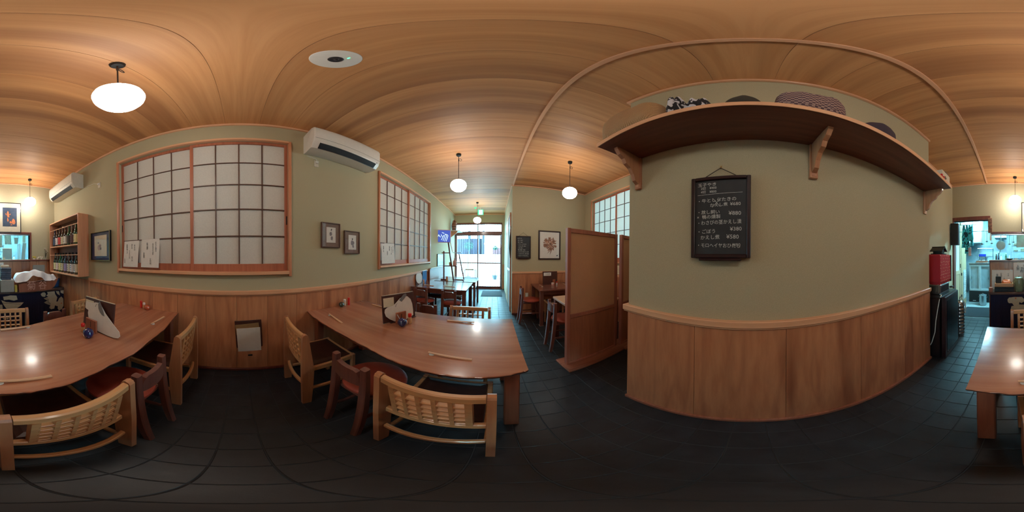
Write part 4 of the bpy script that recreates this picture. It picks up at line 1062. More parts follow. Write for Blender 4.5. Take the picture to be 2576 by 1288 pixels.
chopsticks('chopsticks in the foreground of the right hand table, corridor end', 'pale rest under the foreground chopsticks of the right hand table', (-.097, .718), (-.290, .724))
chopsticks('chopsticks at the far edge of the right hand table, beside the lamp reflection', 'dark shadowed rest under the far edge chopsticks of the right hand table', (-.362, 1.224), (-.185, 1.218), .035)
chopsticks('chopsticks behind the menu stand on the right hand table', 'pale rest under the chopsticks behind the right hand menu stand', (-1.175, 1.258), (-.985, 1.248))
chopsticks('chopsticks on the dark square table, nearer the left wall', 'small rest on the dark square table, nearer the left wall', (-1.02, 2.612), (-1.20, 2.640))
chopsticks('chopsticks on the dark square table, nearer the corridor', 'small rest on the dark square table, nearer the corridor', (-.66, 2.652), (-.84, 2.661))
chopsticks('chopsticks on the alcove table, left of the menu board', 'small rest on the alcove table, left of the menu board', (.813, 2.87), (.820, 2.70))
chopsticks('chopsticks on the alcove table, beside the partition screen edge', 'small rest on the alcove table, beside the partition screen edge', (1.277, 2.87), (1.285, 2.73))

def jar(name, label, x, y, r, h, m_, spoon=False, z=TZ):
    t = thing(name, label, 'jar', (x, y, z))
    obj('body', MB().lathe([(r*.55, 0), (r*.62, h*.04), (r*.92, h*.25), (r, h*.45), (r*.97, h*.58), (r*.93, h*.62)], n=28), M[m_], t, True)
    obj('lid', MB().lathe([(r*.98, h*.62), (r*.98, h*.65), (r*.85, h*.80), (r*.55, h*.92), (r*.2, h*.96), (r*.16, h*1.0), (r*.05, h*1.06)], n=28), M[m_], t, True)
    if spoon: obj('spoon_handle', MB().tube([(-r*.5, .0, h*.7), (-r*1.0, -.004, h*1.15), (-r*1.25, -.006, h*1.35)], [.002, .0025, .0045], 8), M['steel'], t, True)
    return t
def shaker(name, label, x, y, r, h, cap, body, z=TZ):
    t = thing(name, label, 'shaker', (x, y, z))
    obj('body', MB().lathe([(r*.95, 0), (r, h*.05), (r*.95, h*.6), (r*.8, h*.68)], n=18), M[body], t, True)
    obj('cap', MB().lathe([(r*.92, h*.66), (r*1.0, h*.70), (r*1.0, h*.94), (r*.85, h)], n=18), M[cap], t, True)
    return t
jar('seasoning_jar', 'round blue glazed lidded jar on the left hand table before the menu stand', -.600, -.800, .034, .068, 'bluejar')
jar('seasoning_jar', 'round blue glazed jar with spoon on the right hand table before the menu stand', -.625, .985, .034, .066, 'bluejar', True)
shaker('spice_shaker', 'red capped spice shaker beside the blue jar on the left hand table', -.622, -.888, .014, .068, 'redcap', 'spice')
shaker('spice_shaker', 'red capped spice shaker beside the blue jar on the right hand table', -.605, 1.060, .014, .085, 'redcap', 'spice')
jar('seasoning_jar', 'orange brown bowl jar against the wall on the left hand table', -1.335, -.845, .030, .050, 'orangejar')
shaker('spice_shaker', 'red spice bottle against the wall on the left hand table', -1.357, -.930, .012, .075, 'redcap', 'redcap')
shaker('spice_shaker', 'white capped shaker between red bottle and orange jar on the left hand table', -1.352, -.892, .013, .062, 'paper', 'spice')
jar('seasoning_jar', 'dark green round jar against the wall on the right hand table', -1.330, .972, .028, .052, 'greenjar')
shaker('spice_shaker', 'white capped shaker beside the dark green jar against the wall', -1.345, 1.022, .014, .070, 'paper', 'cream')
shaker('spice_shaker', 'red spice bottle beside the dark green jar against the wall', -1.340, 1.075, .013, .080, 'redcap', 'redcap')
shaker('spice_shaker', 'pink capped shaker before the white fan menu on the dark square table', -1.30, 2.80, .014, .075, 'pink', 'spice')
shaker('spice_shaker', 'brown shaker beside the pink capped one on the dark square table', -1.25, 2.84, .013, .060, 'block', 'block')
shaker('spice_shaker', 'white round shaker before the brown menu board in the alcove', 1.045, 2.80, .026, .045, 'paper', 'pink')
shaker('spice_shaker', 'red capped shaker before the brown menu board in the alcove', 1.135, 2.82, .014, .060, 'redcap', 'paper')
single('toothpick_block', MB().box(1.075, 1.125, 2.868, 2.880, TZ, TZ+.095, .002), M['block'], 'small wooden toothpick block before the alcove menu board', 'holder')

# menu stands of the two big tables: brown booklet, fan shaped white card, wooden block
def menu_stand(x, y, rot, P, leafP, bx, bys, label_m, label_f, label_b):
    t = thing('menu_booklet', label_m, 'menu', (x, y, TZ), rot)
    Mx = Matrix.Rotation(-.12, 4, 'Y')
    obj('cover', MB().box(-.006, .006, -.155, .155, .004, .228, .003, Mx), M['leather'], t)
    obj('pages', MB().box(-.0045, .0045, -.150, .150, .2282, .2300, .0, Mx), M['cream'], t)
    obj('title_slip', MB().box(.0062, .0070, -.145, -.050, .135, .208, 0, Mx), M['cream'], t)
    obj('foot', MB().box(-.02, .022, -.10, .150, .0, .006, .002), M['leather'], t)
    f = thing('fan_menu', label_f, 'menu', (x, y, TZ), rot)
    Q = []
    for i in range(len(P)):
        a, b = P[i], P[(i+1) % len(P)]; Q += [a, ((a[0]+b[0])/2, (a[1]+b[1])/2)]
    Mf = Matrix.Translation((.027, 0, .006)) @ Matrix.Rotation(-.14, 4, 'Y')
    obj('card', MB().prism(Q, 'x', -.0012, .0012, Mf), M['paper'], f)
    obj('holder_leaf', MB().prism(leafP, 'x', .0014, .004, Mf), M['grey'], f)
    u0, v0 = leafP[0][0]-.04, leafP[0][1]-.03
    obj('ink_stroke', MB().prism([(u0, v0-.02), (u0+.008, v0), (u0+.025, v0+.01), (u0+.010, v0-.002), (u0+.003, v0-.02)], 'x', .0013, .0018, Mf), M['ink'], f)
    b = thing('toothpick_block', label_b, 'holder', (x, y, TZ), rot)
    obj('block', MB().box(bx, bx+.014, bys[0], bys[1], 0, .098, .002), M['block'], b)
    m_ = (bys[0]+bys[1])/2
    obj('slot', MB().box(bx+.0138, bx+.0146, m_-.003, m_+.003, .035, .082), M['dark_frame'], b)
    obj('tray', MB().box(bx+.0145, bx+.032, bys[0]+.02, bys[1]-.01, 0, .008, .002), M['block'], b)
PA = [(.012, .195), (.085, .196), (.117, .207), (.150, .210), (.175, .200), (.225, .152), (.300, .098), (.357, .057), (.366, .030), (.352, .012), (.320, .004), (.272, .001), (.183, .003), (.10, .02), (.060, .075), (.047, .110), (.049, .132), (.020, .137), (.012, .150)]
LA = [(.160, .225), (.150, .200), (.158, .170), (.175, .148), (.200, .132), (.222, .130), (.205, .165), (.185, .195)]
PB = [(0, .096), (.004, .12), (.03, .135), (.081, .14), (.115, .165), (.145, .189), (.188, .203), (.222, .195), (.252, .166), (.265, .124), (.268, .07), (.265, .024), (.188, .002), (.081, .009), (.038, .037), (.009, .065)]
LB = [(.137, .176), (.18, .215), (.205, .222), (.214, .208), (.192, .186), (.158, .16)]
menu_stand(-.722, -.865, 0, [(u-.155+.026, v) for u, v in PA], [(u-.155+.026, v) for u, v in LA], .042, (-.050, .058), 'brown menu booklet standing on the left hand table behind the fan shaped card', 'white fan shaped menu card leaning on the brown booklet, left hand table', 'small wooden toothpick block before the white card, left hand table')
menu_stand(-.702, 1.075, math.radians(-21), [(u-.150, v) for u, v in PB], [(u-.150, v) for u, v in LB], .045, (-.075, .015), 'brown menu booklet standing on the right hand table behind the white card', 'white fan shaped menu card with a dark leaf, right hand table', 'small wooden toothpick block behind the blue jar, right hand table')
t = thing('fan_menu', 'round white fan menu standing at the wall end of the dark square table', 'menu', (-1.345, 2.72, TZ))
obj('card', MB().prism([(.13*math.cos(a*PI/12)*1.0, .115+.112*math.sin(a*PI/12)) for a in range(24)], 'x', -.002, .002, Matrix.Rotation(-.1, 4, 'Y')), M['paper'], t)
obj('back_board', MB().box(-.018, -.006, -.12, .15, .002, .21, .002, Matrix.Rotation(-.1, 4, 'Y')), M['leather'], t)
t = thing('menu_board', 'dark brown menu board with white title slip standing on the alcove table', 'menu', (1.03, 2.90, TZ))
obj('board', MB().box(-.145, .145, -.006, .006, 0, .248, .003, Matrix.Rotation(-.06, 4, 'X')), M['leather'], t)
obj('title_slip', MB().box(-.125, .02, -.0085, -.0065, .165, .225, 0, Matrix.Rotation(-.06, 4, 'X')), M['paper'], t)
letter(t, 'お品書', .03, (-.10, -.0225, .215), '-y', M['ink'], name='lettering')
single('paper_scrap', MB().box(.70, .765, 2.43, 2.475, .0005, .003, 0).box(.70, .712, 2.475, 2.50, .0005, .003, 0), M['paper'], 'small white paper scrap on the slate floor before the alcove table', 'paper')

# ------------------------------------------------------------------ service counter with indigo cloth
t = thing('service_counter', 'dark wooden counter ledge with an indigo floral cloth hanging below it, under the kitchen hatch', 'counter', (-.55, -2.74, 0))
slab = MB(); rows = []
for z, d in ((.562, .012), (.572, .0), (.600, .0), (.607, .008)):
    ring = [(-1.385, -2.914, z)]; n = 26
    ring += [(.288-d, -2.914, z)]
    for i in range(n+1): ring.append((.288-d-(1.673-d)*i/n, -2.535-d+.006*math.sin(i*1.3)+.004*math.sin(i*3.1), z))
    rows.append(ring)
wpart(t, 'ledge', slab.strip(rows), wood('dark_counter_slab', lin(96, 66, 54), lin(80, 52, 44), lin(50, 30, 26), 'X', 30, .35, 2, .4, coat=.3))
wpart(t, 'side_board', MB().box(.262, .278, -2.92, -2.55, 0, .562, .002), M['darkwood'])
wpart(t, 'corner_cap', MB().box(.225, .285, -2.62, -2.545, .607, .680, .006), M['foot'])
wpart(t, 'cabinet', MB().box(-1.36, .26, -2.915, -2.60, .01, .562, .003), M['matt_black'])
rows = []; n = 60
cl = MB(); vs = []; fs = []
for i in range(n+1):
    x = -1.378+1.632*i/n; dy = .004*math.sin(i*.9)+.003*math.sin(i*2.3)
    vs += [(x, -2.556+dy*.3, .562), (x, -2.552+dy, .28), (x, -2.550+dy*1.3, .012)]
for i in range(n):
    for j in range(2): a = i*3+j; fs.append((a, a+1, a+4, a+3))
wpart(t, 'indigo_cloth', cl._add(vs, fs), M['clothnavy'])
FL = [[(-0.94, 0.531), (-0.97, 0.553), (-1.01, 0.556), (-1.034, 0.522), (-1.019, 0.474), (-0.979, 0.478), (-0.954, 0.495)],
[(-1.055, 0.556), (-1.195, 0.556), (-1.205, 0.504), (-1.248, 0.438), (-1.226, 0.368), (-1.268, 0.331), (-1.198, 0.288), (-1.187, 0.237), (-1.129, 0.23), (-1.093, 0.261), (-1.114, 0.31), (-1.068, 0.327), (-0.998, 0.371), (-1.059, 0.399), (-0.994, 0.447), (-1.08, 0.467), (-1.039, 0.492), (-1.07, 0.518)],
[(-1.217, 0.556), (-1.281, 0.547), (-1.297, 0.468), (-1.248, 0.5)], [(-1.309, 0.556), (-1.375, 0.556), (-1.370, 0.49), (-1.314, 0.513)],
[(-1.28, 0.413), (-1.324, 0.444), (-1.363, 0.403), (-1.367, 0.263), (-1.333, 0.203), (-1.278, 0.185), (-1.251, 0.227), (-1.257, 0.269), (-1.214, 0.286), (-1.204, 0.34), (-1.258, 0.364)],
[(-0.284, 0.469), (-0.363, 0.433), (-0.461, 0.418), (-0.648, 0.41), (-0.597, 0.355), (-0.523, 0.307), (-0.398, 0.306), (-0.363, 0.323), (-0.319, 0.392)],
[(-0.315, 0.524), (-0.373, 0.531), (-0.435, 0.542), (-0.53, 0.533), (-0.547, 0.465), (-0.488, 0.45), (-0.408, 0.473), (-0.328, 0.468)],
[(-0.3, 0.188), (-0.335, 0.191), (-0.343, 0.135), (-0.317, 0.126)], [(-0.361, 0.184), (-0.406, 0.176), (-0.396, 0.126), (-0.365, 0.123)],
[(-0.008, 0.487), (-0.032, 0.518), (-0.119, 0.527), (-0.235, 0.524), (-0.264, 0.492), (-0.267, 0.45), (-0.225, 0.42), (-0.196, 0.442), (-0.186, 0.4), (-0.301, 0.39), (-0.31, 0.325), (-0.265, 0.291), (-0.185, 0.283), (-0.136, 0.295), (-0.069, 0.286), (-0.055, 0.318), (-0.069, 0.371), (-0.108, 0.381), (-0.079, 0.424), (-0.031, 0.425), (-0.012, 0.446)],
[(-0.189, 0.19), (-0.247, 0.187), (-0.232, 0.154), (-0.198, 0.161)]]
mbf = MB()
for i, P in enumerate(FL):
    wpart(t, 'printed_blossom', MB().prism([(z, x) for x, z in P], 'y', -2.5455, -2.5425-i*.00002), M['clothcream'])
for a in range(9):      # ribs between the petals of the big blossom
    an = PI*.55+a*.23; c_ = Vector((-1.13, .40)); p0 = c_+Vector((math.cos(an)*-.05, math.sin(an)*-.05)); p1 = c_+Vector((math.cos(an)*-.16, math.sin(an)*-.16))
    mbf.bar((p0.x, -2.5418, p0.y), (p1.x, -2.5418, p1.y), .001, .006, 0)
mbf.bar((-.31, -2.5418, .42), (-.60, -2.5418, .385), .001, .005, 0)
tag(wpart(t, 'printed_lines', mbf, M['clothnavy']), kind='stuff')
wpart(t, 'printed_dots', MB().prism([(z, x) for x, z in blob(-1.325, .318, .014)], 'y', -2.5425, -2.5412), M['orange'])
wpart(t, 'printed_dots', MB().prism([(z, x) for x, z in blob(-.135, .505, .014)], 'y', -2.5425, -2.5412), M['orange'])

CZ = .6075
t = thing('boat_tray', 'wooden boat shaped tray with carved shop name on its side, on the counter', 'tray', (-.86, -2.50, CZ))
P = [(-0.545, .735), (-0.62, .750), (-0.693, .750), (-0.802, 0.747), (-0.972, 0.760), (-1.121, 0.763), (-1.172, 0.782), (-1.225, 0.815), (-1.180, 0.721), (-1.150, 0.666), (-1.069, 0.622), (-0.971, .6085), (-0.782, .6085), (-0.552, .609)]
wpart(t, 'front_side', MB().prism([(z, x) for x, z in P], 'y', -2.458, -2.440), M['block'])
wpart(t, 'rear_side', MB().prism([(z, x) for x, z in P], 'y', -2.60, -2.585), M['block'])
wpart(t, 'bottom', MB().box(-1.15, -.56, -2.585, -2.458, .61, .625), M['block'])
M['carved'] = plain('pale_pink_lettering', lin(214, 160, 144), .7)
letter(t, '菊', .155, wl(t, (-.672, -2.4395, .775)), '+y', M['carved'])
letter(t, '谷', .150, wl(t, (-.862, -2.4395, .768)), '+y', M['carved'])
# white cloth over the tray
rnd = random.Random(9); mb = MB(); vs = []; fs = []; NX, NY = 46, 16
for i in range(NX+1):
    for j in range(NY+1):
        u, v = i/NX, j/NY; x = -.495-.73*u; y = -2.66+.23*v
        top = .845+.085*math.sin(PI*min(1, u*1.15))**.8+.010*math.sin(u*13+1)+.006*math.sin(u*27+v*5)+.008*math.sin(v*9+u*11)
        e = max(0, v-.62)/.38; z = top-(.10+.026*math.sin(u*12)+.008*math.sin(u*29))*e**1.3; y += .012*math.sin(u*25)*e
        ex = max(0, abs(u-.5)*2-.86)/.14; z -= .06*ex**1.4
        vs.append((x, y, max(z, .77)))
for i in range(NX):
    for j in range(NY): a = i*(NY+1)+j; fs.append((a, a+1, a+NY+2, a+NY+1))
o = single('white_cloth', mb._add(vs, fs), M['clothwhite'], 'crumpled white cotton cloth draped over the boat shaped tray', 'cloth', smooth=True)
t = thing('plastic_tub', 'dark blue round plastic tub at the wall end of the counter', 'tub', (-1.270, -2.73, CZ))
obj('body', MB().lathe([(.085, .0), (.095, .006), (.105, .13)], n=28), M['bluetub'], t, True)
obj('rim', MB().lathe([(.105, .13), (.111, .132), (.111, .152), (.104, .154), (.098, .14)], n=28), M['bluetub'], t, True)
single('cardboard_box', MB().box(-.485, -.275, -2.72, -2.50, CZ, .800, .004), M['card'], 'plain grey cardboard box on the counter beside the boat tray', 'box')
t = thing('egg_carton_stack', 'stack of dark grey blue egg cartons on the grey cardboard box', 'cartons', (-.37, -2.62, .8005), group=None)
for i in range(6): obj('carton', MB().box(-.082, .082, -.08, .08, i*.032, i*.032+.030, .008), M['egg'], t)
mb = MB()
single('folded_print', MB().box(-.42, -.29, -2.66, -2.58, .9935, 1.03, .004), M['cream'], 'small box of folded printed cards on top of the egg cartons', 'box')
single('yellow_packet', MB().box(-.53, -.495, -2.53, -2.47, CZ, .72, .004), M['yellow'], 'yellow and white packet between the grey box and boat tray', 'packet')
t = thing('lidded_jar', 'sage green ceramic jar with handles on the counter', 'jar', (-.190, -2.60, CZ))
obj('body', MB().lathe([(.058, 0), (.066, .01), (.072, .08), (.070, .19), (.064, .21)], n=26), M['greypot'], t, True)
obj('lid', MB().lathe([(.068, .21), (.070, .222), (.05, .236), (.015, .240), (.014, .252)], n=26), M['greypot'], t, True)
for s in (-1, 1): obj('handle', MB().tube([(s*.062, 0, .20), (s*.082, 0, .19), (s*.084, 0, .15), (s*.070, 0, .12)], .007, 8), M['greypot'], t, True)
t = thing('tray_stack', 'black lacquer trays stacked on the doorway end of the counter', 'trays', (.04, -2.66, CZ))
for i in range(4): obj('tray', MB().box(-.155, .155, -.09, .11, i*.0215, i*.0215+.019, .004), M['black'], t)
t = thing('wooden_tray', 'pale wooden tray resting on the black lacquer trays', 'tray', (.045, -2.64, .6942))
obj('base', MB().box(-.145, .145, -.08, .10, 0, .012, .002), M['chair'], t)
for a in ((-.145, -.133, -.08, .10), (.133, .145, -.08, .10), (-.133, .133, -.08, -.068), (-.133, .133, .088, .10)): obj('rim', MB().box(*a, .012, .056, .003), M['chair'], t)
single('card_reader', MB().box(.092, .182, -2.66, -2.64, .7075, .850, .006), M['matt_black'], 'small upright black square card reader in the pale tray', 'device')
cloth_lump('orange_packet', 'crumpled orange packet lying in the pale tray', 'packet', -.055, .075, -2.70, -2.57, .7075, .085, plain('orange_wrap', lin(238, 140, 90), .5), 12, wob=.008)
def sheet_y(label, x0, x1, y, z0, z1, cols, lean=.12, size=.03):
    t = thing('standing_notice', label, 'paper', ((x0+x1)/2, y, z0)); w_ = (x1-x0)/2
    Mx = Matrix.Rotation(lean, 4, 'X')
    obj('sheet', MB().box(-w_, w_, -.003, 0, 0, z1-z0, 0, Mx), M['paper'], t)
    for x, z, s_ in cols: letter(t, '\n'.join(s_), size, (x, .0035-(z)*math.tan(lean)*0, z), '+y', M['ink'], align='CENTER', spacing=.8)
    return t
sheet_y('white handwritten notice standing behind the pale tray on the counter', -.105, .255, -2.78, CZ, .945, [(.02, .29, 'お会計'), (-.03, .22, 'こちら'), (-.10, .28, 'です'), (.09, .27, '現金')], 0, .034)
sheet_y('taller grey notice with large handwriting beside the sage green jar', -.36, -.115, -2.80, CZ, 1.065, [(.045, .42, '人数'), (-.02, .38, '予約'), (-.075, .42, '受付')], 0, .055)
single('leaflet', MB().box(-1.165, -.925, YK+.012, YK+.020, .865, 1.005, .001), M['card'], 'pale grey leaflet pinned to the wooden front behind the white cloth', 'paper')
# flowers on the hatch ledge
t = thing('hatch_ledge', 'wooden ledge running below the kitchen hatch to the bottle shelf', 'ledge', (-.55, YK, 1.09))
wpart(t, 'board', MB().box(XL+.001, .312, YK+.001, YK+.065, 1.086, 1.108, .004), M['darkwood'])
def vase(label, x, kind):
    z = 1.1085; y = YK+.035
    t = thing('flower_vase', label, 'flowers', (x, y, z)); rnd = random.Random(int(-x*1000))
    hh = .10 if kind == 'tall' else .025
    obj('vase', MB().lathe([(.016, 0), (.018, hh*.5), (.012, hh)], n=14), M['glass'] if kind == 'tall' else M['cream'], t, True)
    col = {'tall': lin(214, 206, 196), 'yellow': lin(220, 196, 70), 'white': lin(224, 216, 196)}[kind]; m_ = plain('petals', col, .8)
    n = 9 if kind == 'tall' else 4; mb = MB(); st_ = MB()
    for i in range(n):
        a = rnd.uniform(0, 6.3); r = rnd.uniform(.01, .05 if kind == 'tall' else .022); zz = hh+rnd.uniform(.03, .11) if kind == 'tall' else hh+rnd.uniform(.0, .03)
        cx, cy = r*math.cos(a)*1.2, r*math.sin(a)*.35; q = .011 if kind == 'tall' else .017
        obj('blossom', MB().lathe([(.002, -q*.7), (q*.8, -q*.4), (q, 0), (q*.7, q*.5), (.002, q*.6)], (cx, cy, zz), 8), m_, t, True)
        st_.tube([(0, 0, hh*.3), (cx*.6, cy*.6, (hh+zz)/2), (cx, cy, zz)], .0015, 4)
    tag(obj('stems', st_, M['greenjar'], t), kind='stuff')
vase('tiny yellow flowers on the ledge right beside the hatch frame', -.945, 'yellow')
vase('small white flowers in the middle of the ledge beside the hatch', -1.015, 'white')
vase('cream flower cluster on the ledge between white flowers and glass vase', -1.09, 'white')
vase('tall dried white flowers in a glass vase beside the bottle shelf', -1.175, 'tall')
# hatch and doorway trim
k = 40
def trimbox(m_, *a):
    global k
    struct('trim_%d' % k, MB().box(*a, .003), M[m_]); k += 1
trimbox('darkwood', -.905, .30, YK-.10, YK+.016, 1.585, 1.622); trimbox('darkwood', -.905, -.872, YK-.10, YK+.014, 1.110, 1.585)
trimbox('darkwood', .29, 1.004, YK-.10, YK+.016, 1.850, 1.925); trimbox('darkwood', .978, 1.004, YK-.10, YK+.012, 0, 1.850)
trimbox('steel', -.872, .30, YK-.09, YK-.01, 1.565, 1.584)
trimbox('darkwood', .292, .312, YK-.10, YK+.01, 0, 1.085)
# carved plaque at the corner of the hatch
t = thing('lettered_plaque', 'narrow dark plaque with carved black characters hanging at the corner of the kitchen hatch', 'sign', (.293, YK, 1.60))
wpart(t, 'board', MB().box(.256, .330, YK+.018, YK+.032, 1.606, 1.880, .004), plain('tan_plaque', lin(176, 120, 90), .6))
for i, s_ in enumerate('商売繁盛'): letter(t, s_, .082, wl(t, (.293, YK+.0325, 1.868-i*.066)), '+y', M['matt_black'], align='CENTER')
wpart(t, 'tassel', MB().lathe([(.010, 0), (.016, .03), (.012, .10), (.005, .14)], (.285, YK+.03, 1.46), 10), M['cream'], True)
wpart(t, 'tassel_cord', MB().tube([(.285, YK+.03, 1.60), (.285, YK+.03, 1.61)], .003, 6), M['cord'])

# ------------------------------------------------------------------ recess beside the kitchen doorway
t = thing('storage_cabinet', 'tall black cabinet in the recess under the red cloth covered box', 'cabinet', (.82, -1.78, 0))
wpart(t, 'carcass', MB().box(.655, .995, -2.00, -1.495, .0, .742, .004), M['black'])
wpart(t, 'top_board', MB().box(.648, .995, -2.01, -1.488, .742, .756, .003), M['black'])
t = thing('television', 'black television standing on end before the black cabinet, glossy screen facing the room', 'television', (.61, -1.73, 0))
wpart(t, 'bezel', MB().box(.600, .645, -1.945, -1.512, .008, .758, .006), M['dark_frame'])
wpart(t, 'screen', MB().box(.5965, .6005, -1.915, -1.555, .075, .715, .001), plain('glossy_black_screen', lin(9, 10, 16), .22, bump=0))
wpart(t, 'foot', MB().box(.60, .645, -1.94, -1.52, 0, .008, .002), M['matt_black'])
wpart(t, 'indicator', MB().box(.5955, .5965, -1.575, -1.568, .085, .092), M['white'])
t = thing('appliance_box', 'silver grilled appliance between the black cabinet and the red cloth box', 'appliance', (.79, -1.74, .7565))
wpart(t, 'body', MB().box(.695, .90, -1.88, -1.60, .7565, .866, .005), M['steel'])
for i in range(7): wpart(t, 'grille_bar', MB().box(.72+i*.012, .725+i*.012, -1.6, -1.597, .775, .85, .001), M['darkgrey'])
for i in range(12): wpart(t, 'grille_bar', MB().box(.692, .6955, -1.86+i*.02, -1.852+i*.02, .775, .85, .001), M['darkgrey'])
wpart(t, 'handle', MB().tube([(.69, -1.88, .80), (.665, -1.90, .80), (.665, -1.93, .80)], .012, 8), M['matt_black'])
single('mains_cable', MB().tube([(.70, -1.60, .765), (.668, -1.575, .762), (.655, -1.50, .75), (.665, -1.482, .66), (.690, -1.480, .50), (.70, -1.479, .36), (.735, -1.478, .22), (.752, -1.477, .18)], .0045, 7), M['whitecord'], 'white mains cable hanging down the side of the black cabinet', 'cable', smooth=True)
t = thing('cloth_covered_box', 'tall box covered with red dotted cloth beside the right plaster wall corner', 'box', (.79, -1.76, .8665))
rows = []
for z, e in ((.8670, -.006), (.90, .002), (1.0, .0), (1.10, -.001), (1.18, 0), (1.196, -.004), (1.201, -.02)):
    rows.append([(.692-e+.003*math.sin(z*60), -1.922-e, z), (.692-e, -1.80, z), (.692-e+.003*math.sin(z*40), -1.70, z), (.692-e, -1.605+e, z), (.80, -1.600+e, z), (.905+e, -1.605+e, z), (.905+e, -1.922-e, z), (.80, -1.925-e, z)])
wpart(t, 'cloth', MB().strip(rows), M['redcloth'])
wpart(t, 'back_edge', MB().box(.685, .915, -1.945, -1.925, .867, 1.195, .004), M['matt_black'])
t = thing('model_house', 'small black model house with a gabled roof on top of the red cloth box', 'ornament', (.775, -1.75, 1.2015))
wpart(t, 'base', MB().box(.70, .85, -1.81, -1.69, 1.2015, 1.212, .002), M['matt_black'])
wpart(t, 'body', MB().prism([(-1.79, 1.212), (-1.71, 1.212), (-1.71, 1.245), (-1.75, 1.275), (-1.79, 1.245)], 'x', .72, .83), M['matt_black'])
for s_ in (-1, 1): wpart(t, 'roof', MB().prism([(-1.75, 1.290), (-1.75, 1.282), (-1.75+s_*.075, 1.232), (-1.75+s_*.075, 1.240)], 'x', .695, .855), M['black'])
wpart(t, 'ridge', MB().box(.690, .860, -1.756, -1.744, 1.284, 1.294, .002), M['black'])
t = thing('steel_canister', 'ribbed silver steel canister with a pale hose standing behind the television', 'canister', (.655, -2.19, 0))
prof = [(.055, 0), (.068, .005)]
for i in range(9): z = .03+i*.054; prof += [(.068, z), (.073, z+.008), (.073, z+.018), (.068, z+.026), (.064, z+.040)]
prof += [(.064, .515), (.05, .535), (.02, .545), (.018, .56)]
obj('body', MB().lathe(prof, n=28), M['steel'], t, True)
obj('hose', MB().tube([(0, 0, .555), (-.01, .02, .60), (-.03, .05, .62), (-.055, .04, .58), (-.082, .0, .50), (-.080, -.03, .42), (-.075, -.03, .35)], .008, 8), M['whitecord'], t, True)

# ------------------------------------------------------------------ kitchen behind the hatch
struct('wall_kitchen_back', wallmb('y', -5.5, -5.4, -1.5, 1.6, 0, 2.45), M['kblue'])
struct('wall_kitchen_left', MB().box(-1.5, -1.392, -5.4, YK-.101, 0, 2.45), M['kblue'])
struct('wall_kitchen_right', MB().box(1.35, 1.45, -5.4, YK-.101, 0, 2.45), M['kwhite'])
struct('wall_kitchen_front', MB().box(1.108, 1.35, YK-.10, YK-.02, 0, 2.45), M['kwhite'])
struct('ceiling_kitchen', MB().box(-1.5, 1.45, -5.5, YK-.101, 2.42, 2.5), M['kwhite'])
def fluoro(label, x, y, z=2.42):
    t = thing('fluorescent_light', label, 'lamp', (x, y, z))
    obj('housing', MB().box(-.55, .55, -.06, .06, -.045, 0, .006), M['kwhite'], t)
    for s in (-1, 1): obj('tube', MB().tube([(-.52, s*.03, -.062), (.52, s*.03, -.062)], .014, 10), M['tube'], t, True)
fluoro('long fluorescent ceiling light in the kitchen, nearer the hatch', -.35, -3.55)
fluoro('long fluorescent ceiling light at the rear of the kitchen', .55, -4.35)
# sliding door leaf and louvre panel just inside the doorway
D2 = bpy.data.objects.new('door_2', None); COL.objects.link(D2); D2['kind'] = 'structure'
for y in (-3.06, -3.46): obj('stile', MB().box(1.01, 1.04, y-.035, y+.035, 0, 1.88, .003), M['doorwood'], D2)
for z0, z1 in ((0, .12), (.80, .88), (1.80, 1.88)): obj('rail', MB().box(1.01, 1.04, -3.425, -3.095, z0, z1, .003), M['doorwood'], D2)
obj('glass_pane', MB().box(1.022, 1.028, -3.425, -3.095, .88, 1.80), M['paper'], D2)
obj('lower_panel', MB().box(1.020, 1.030, -3.425, -3.095, .12, .80), M['doorwood'], D2)
obj('handle', MB().box(1.000, 1.010, -3.46, -3.44, .93, 1.02, .003), M['darkgrey'], D2)
D3 = bpy.data.objects.new('door_3', None); COL.objects.link(D3); D3['kind'] = 'structure'
obj('leaf', MB().box(1.01, 1.05, -3.98, -3.53, 0, 1.95, .004), M['doorwood'], D3)
obj('vent_frame', MB().box(.998, 1.010, -3.90, -3.68, .15, .86, .003), M['kwhite'], D3)
for i in range(14): obj('louvre', MB().box(.990, .998, -3.885, -3.695, .18+i*.047, .205+i*.047, .002), M['white'], D3)
for z in (.25, .75): obj('hinge', MB().box(.992, 1.010, -3.54, -3.51, z, z+.06, .002), M['darkgrey'], D3)
t = thing('glass_door_fridge', 'undercounter steel fridge with two glass doors beyond the kitchen doorway', 'fridge', (.68, -4.25, 0))
wpart(t, 'carcass', MB().box(.40, .955, -4.50, -4.09, .29, 1.0, .005), M['kblue'])
wpart(t, 'plinth', MB().box(.40, .955, -4.48, -4.06, 0, .29, .004), M['matt_black'])
wpart(t, 'grille', MB().box(.78, .86, -4.06, -4.055, .03, .045, .001), M['kwhite'])
for x0, x1 in ((.41, .675), (.680, .945)):
    f = wpart(t, 'door', MB().box(x0, x0+.028, -4.09, -4.06, .30, .97, .003).box(x1-.028, x1, -4.09, -4.06, .30, .97, .003).box(x0+.028, x1-.028, -4.09, -4.06, .30, .35, .003).box(x0+.028, x1-.028, -4.09, -4.06, .93, .97, .003), M['kwhite'])
    wpart(t, 'glass', MB().box(x0+.028, x1-.028, -4.075, -4.070, .35, .93), M['glass'], parent=f)
    wpart(t, 'handle', MB().box(x0+.04 if x0 < .5 else x1-.06, x0+.06 if x0 < .5 else x1-.04, -4.06, -4.045, .60, .68, .003), M['steel'], parent=f)
wpart(t, 'worktop', MB().box(.385, .965, -4.51, -4.04, 1.0, 1.022, .003), M['steel'])
wpart(t, 'shelf', MB().box(.43, .93, -4.093, -4.0905, .63, .645), M['steel'])
t = thing('stock_pot', 'shiny lidded steel stock pot on the kitchen floor before the fridge', 'pot', (.575, -3.86, -.006))
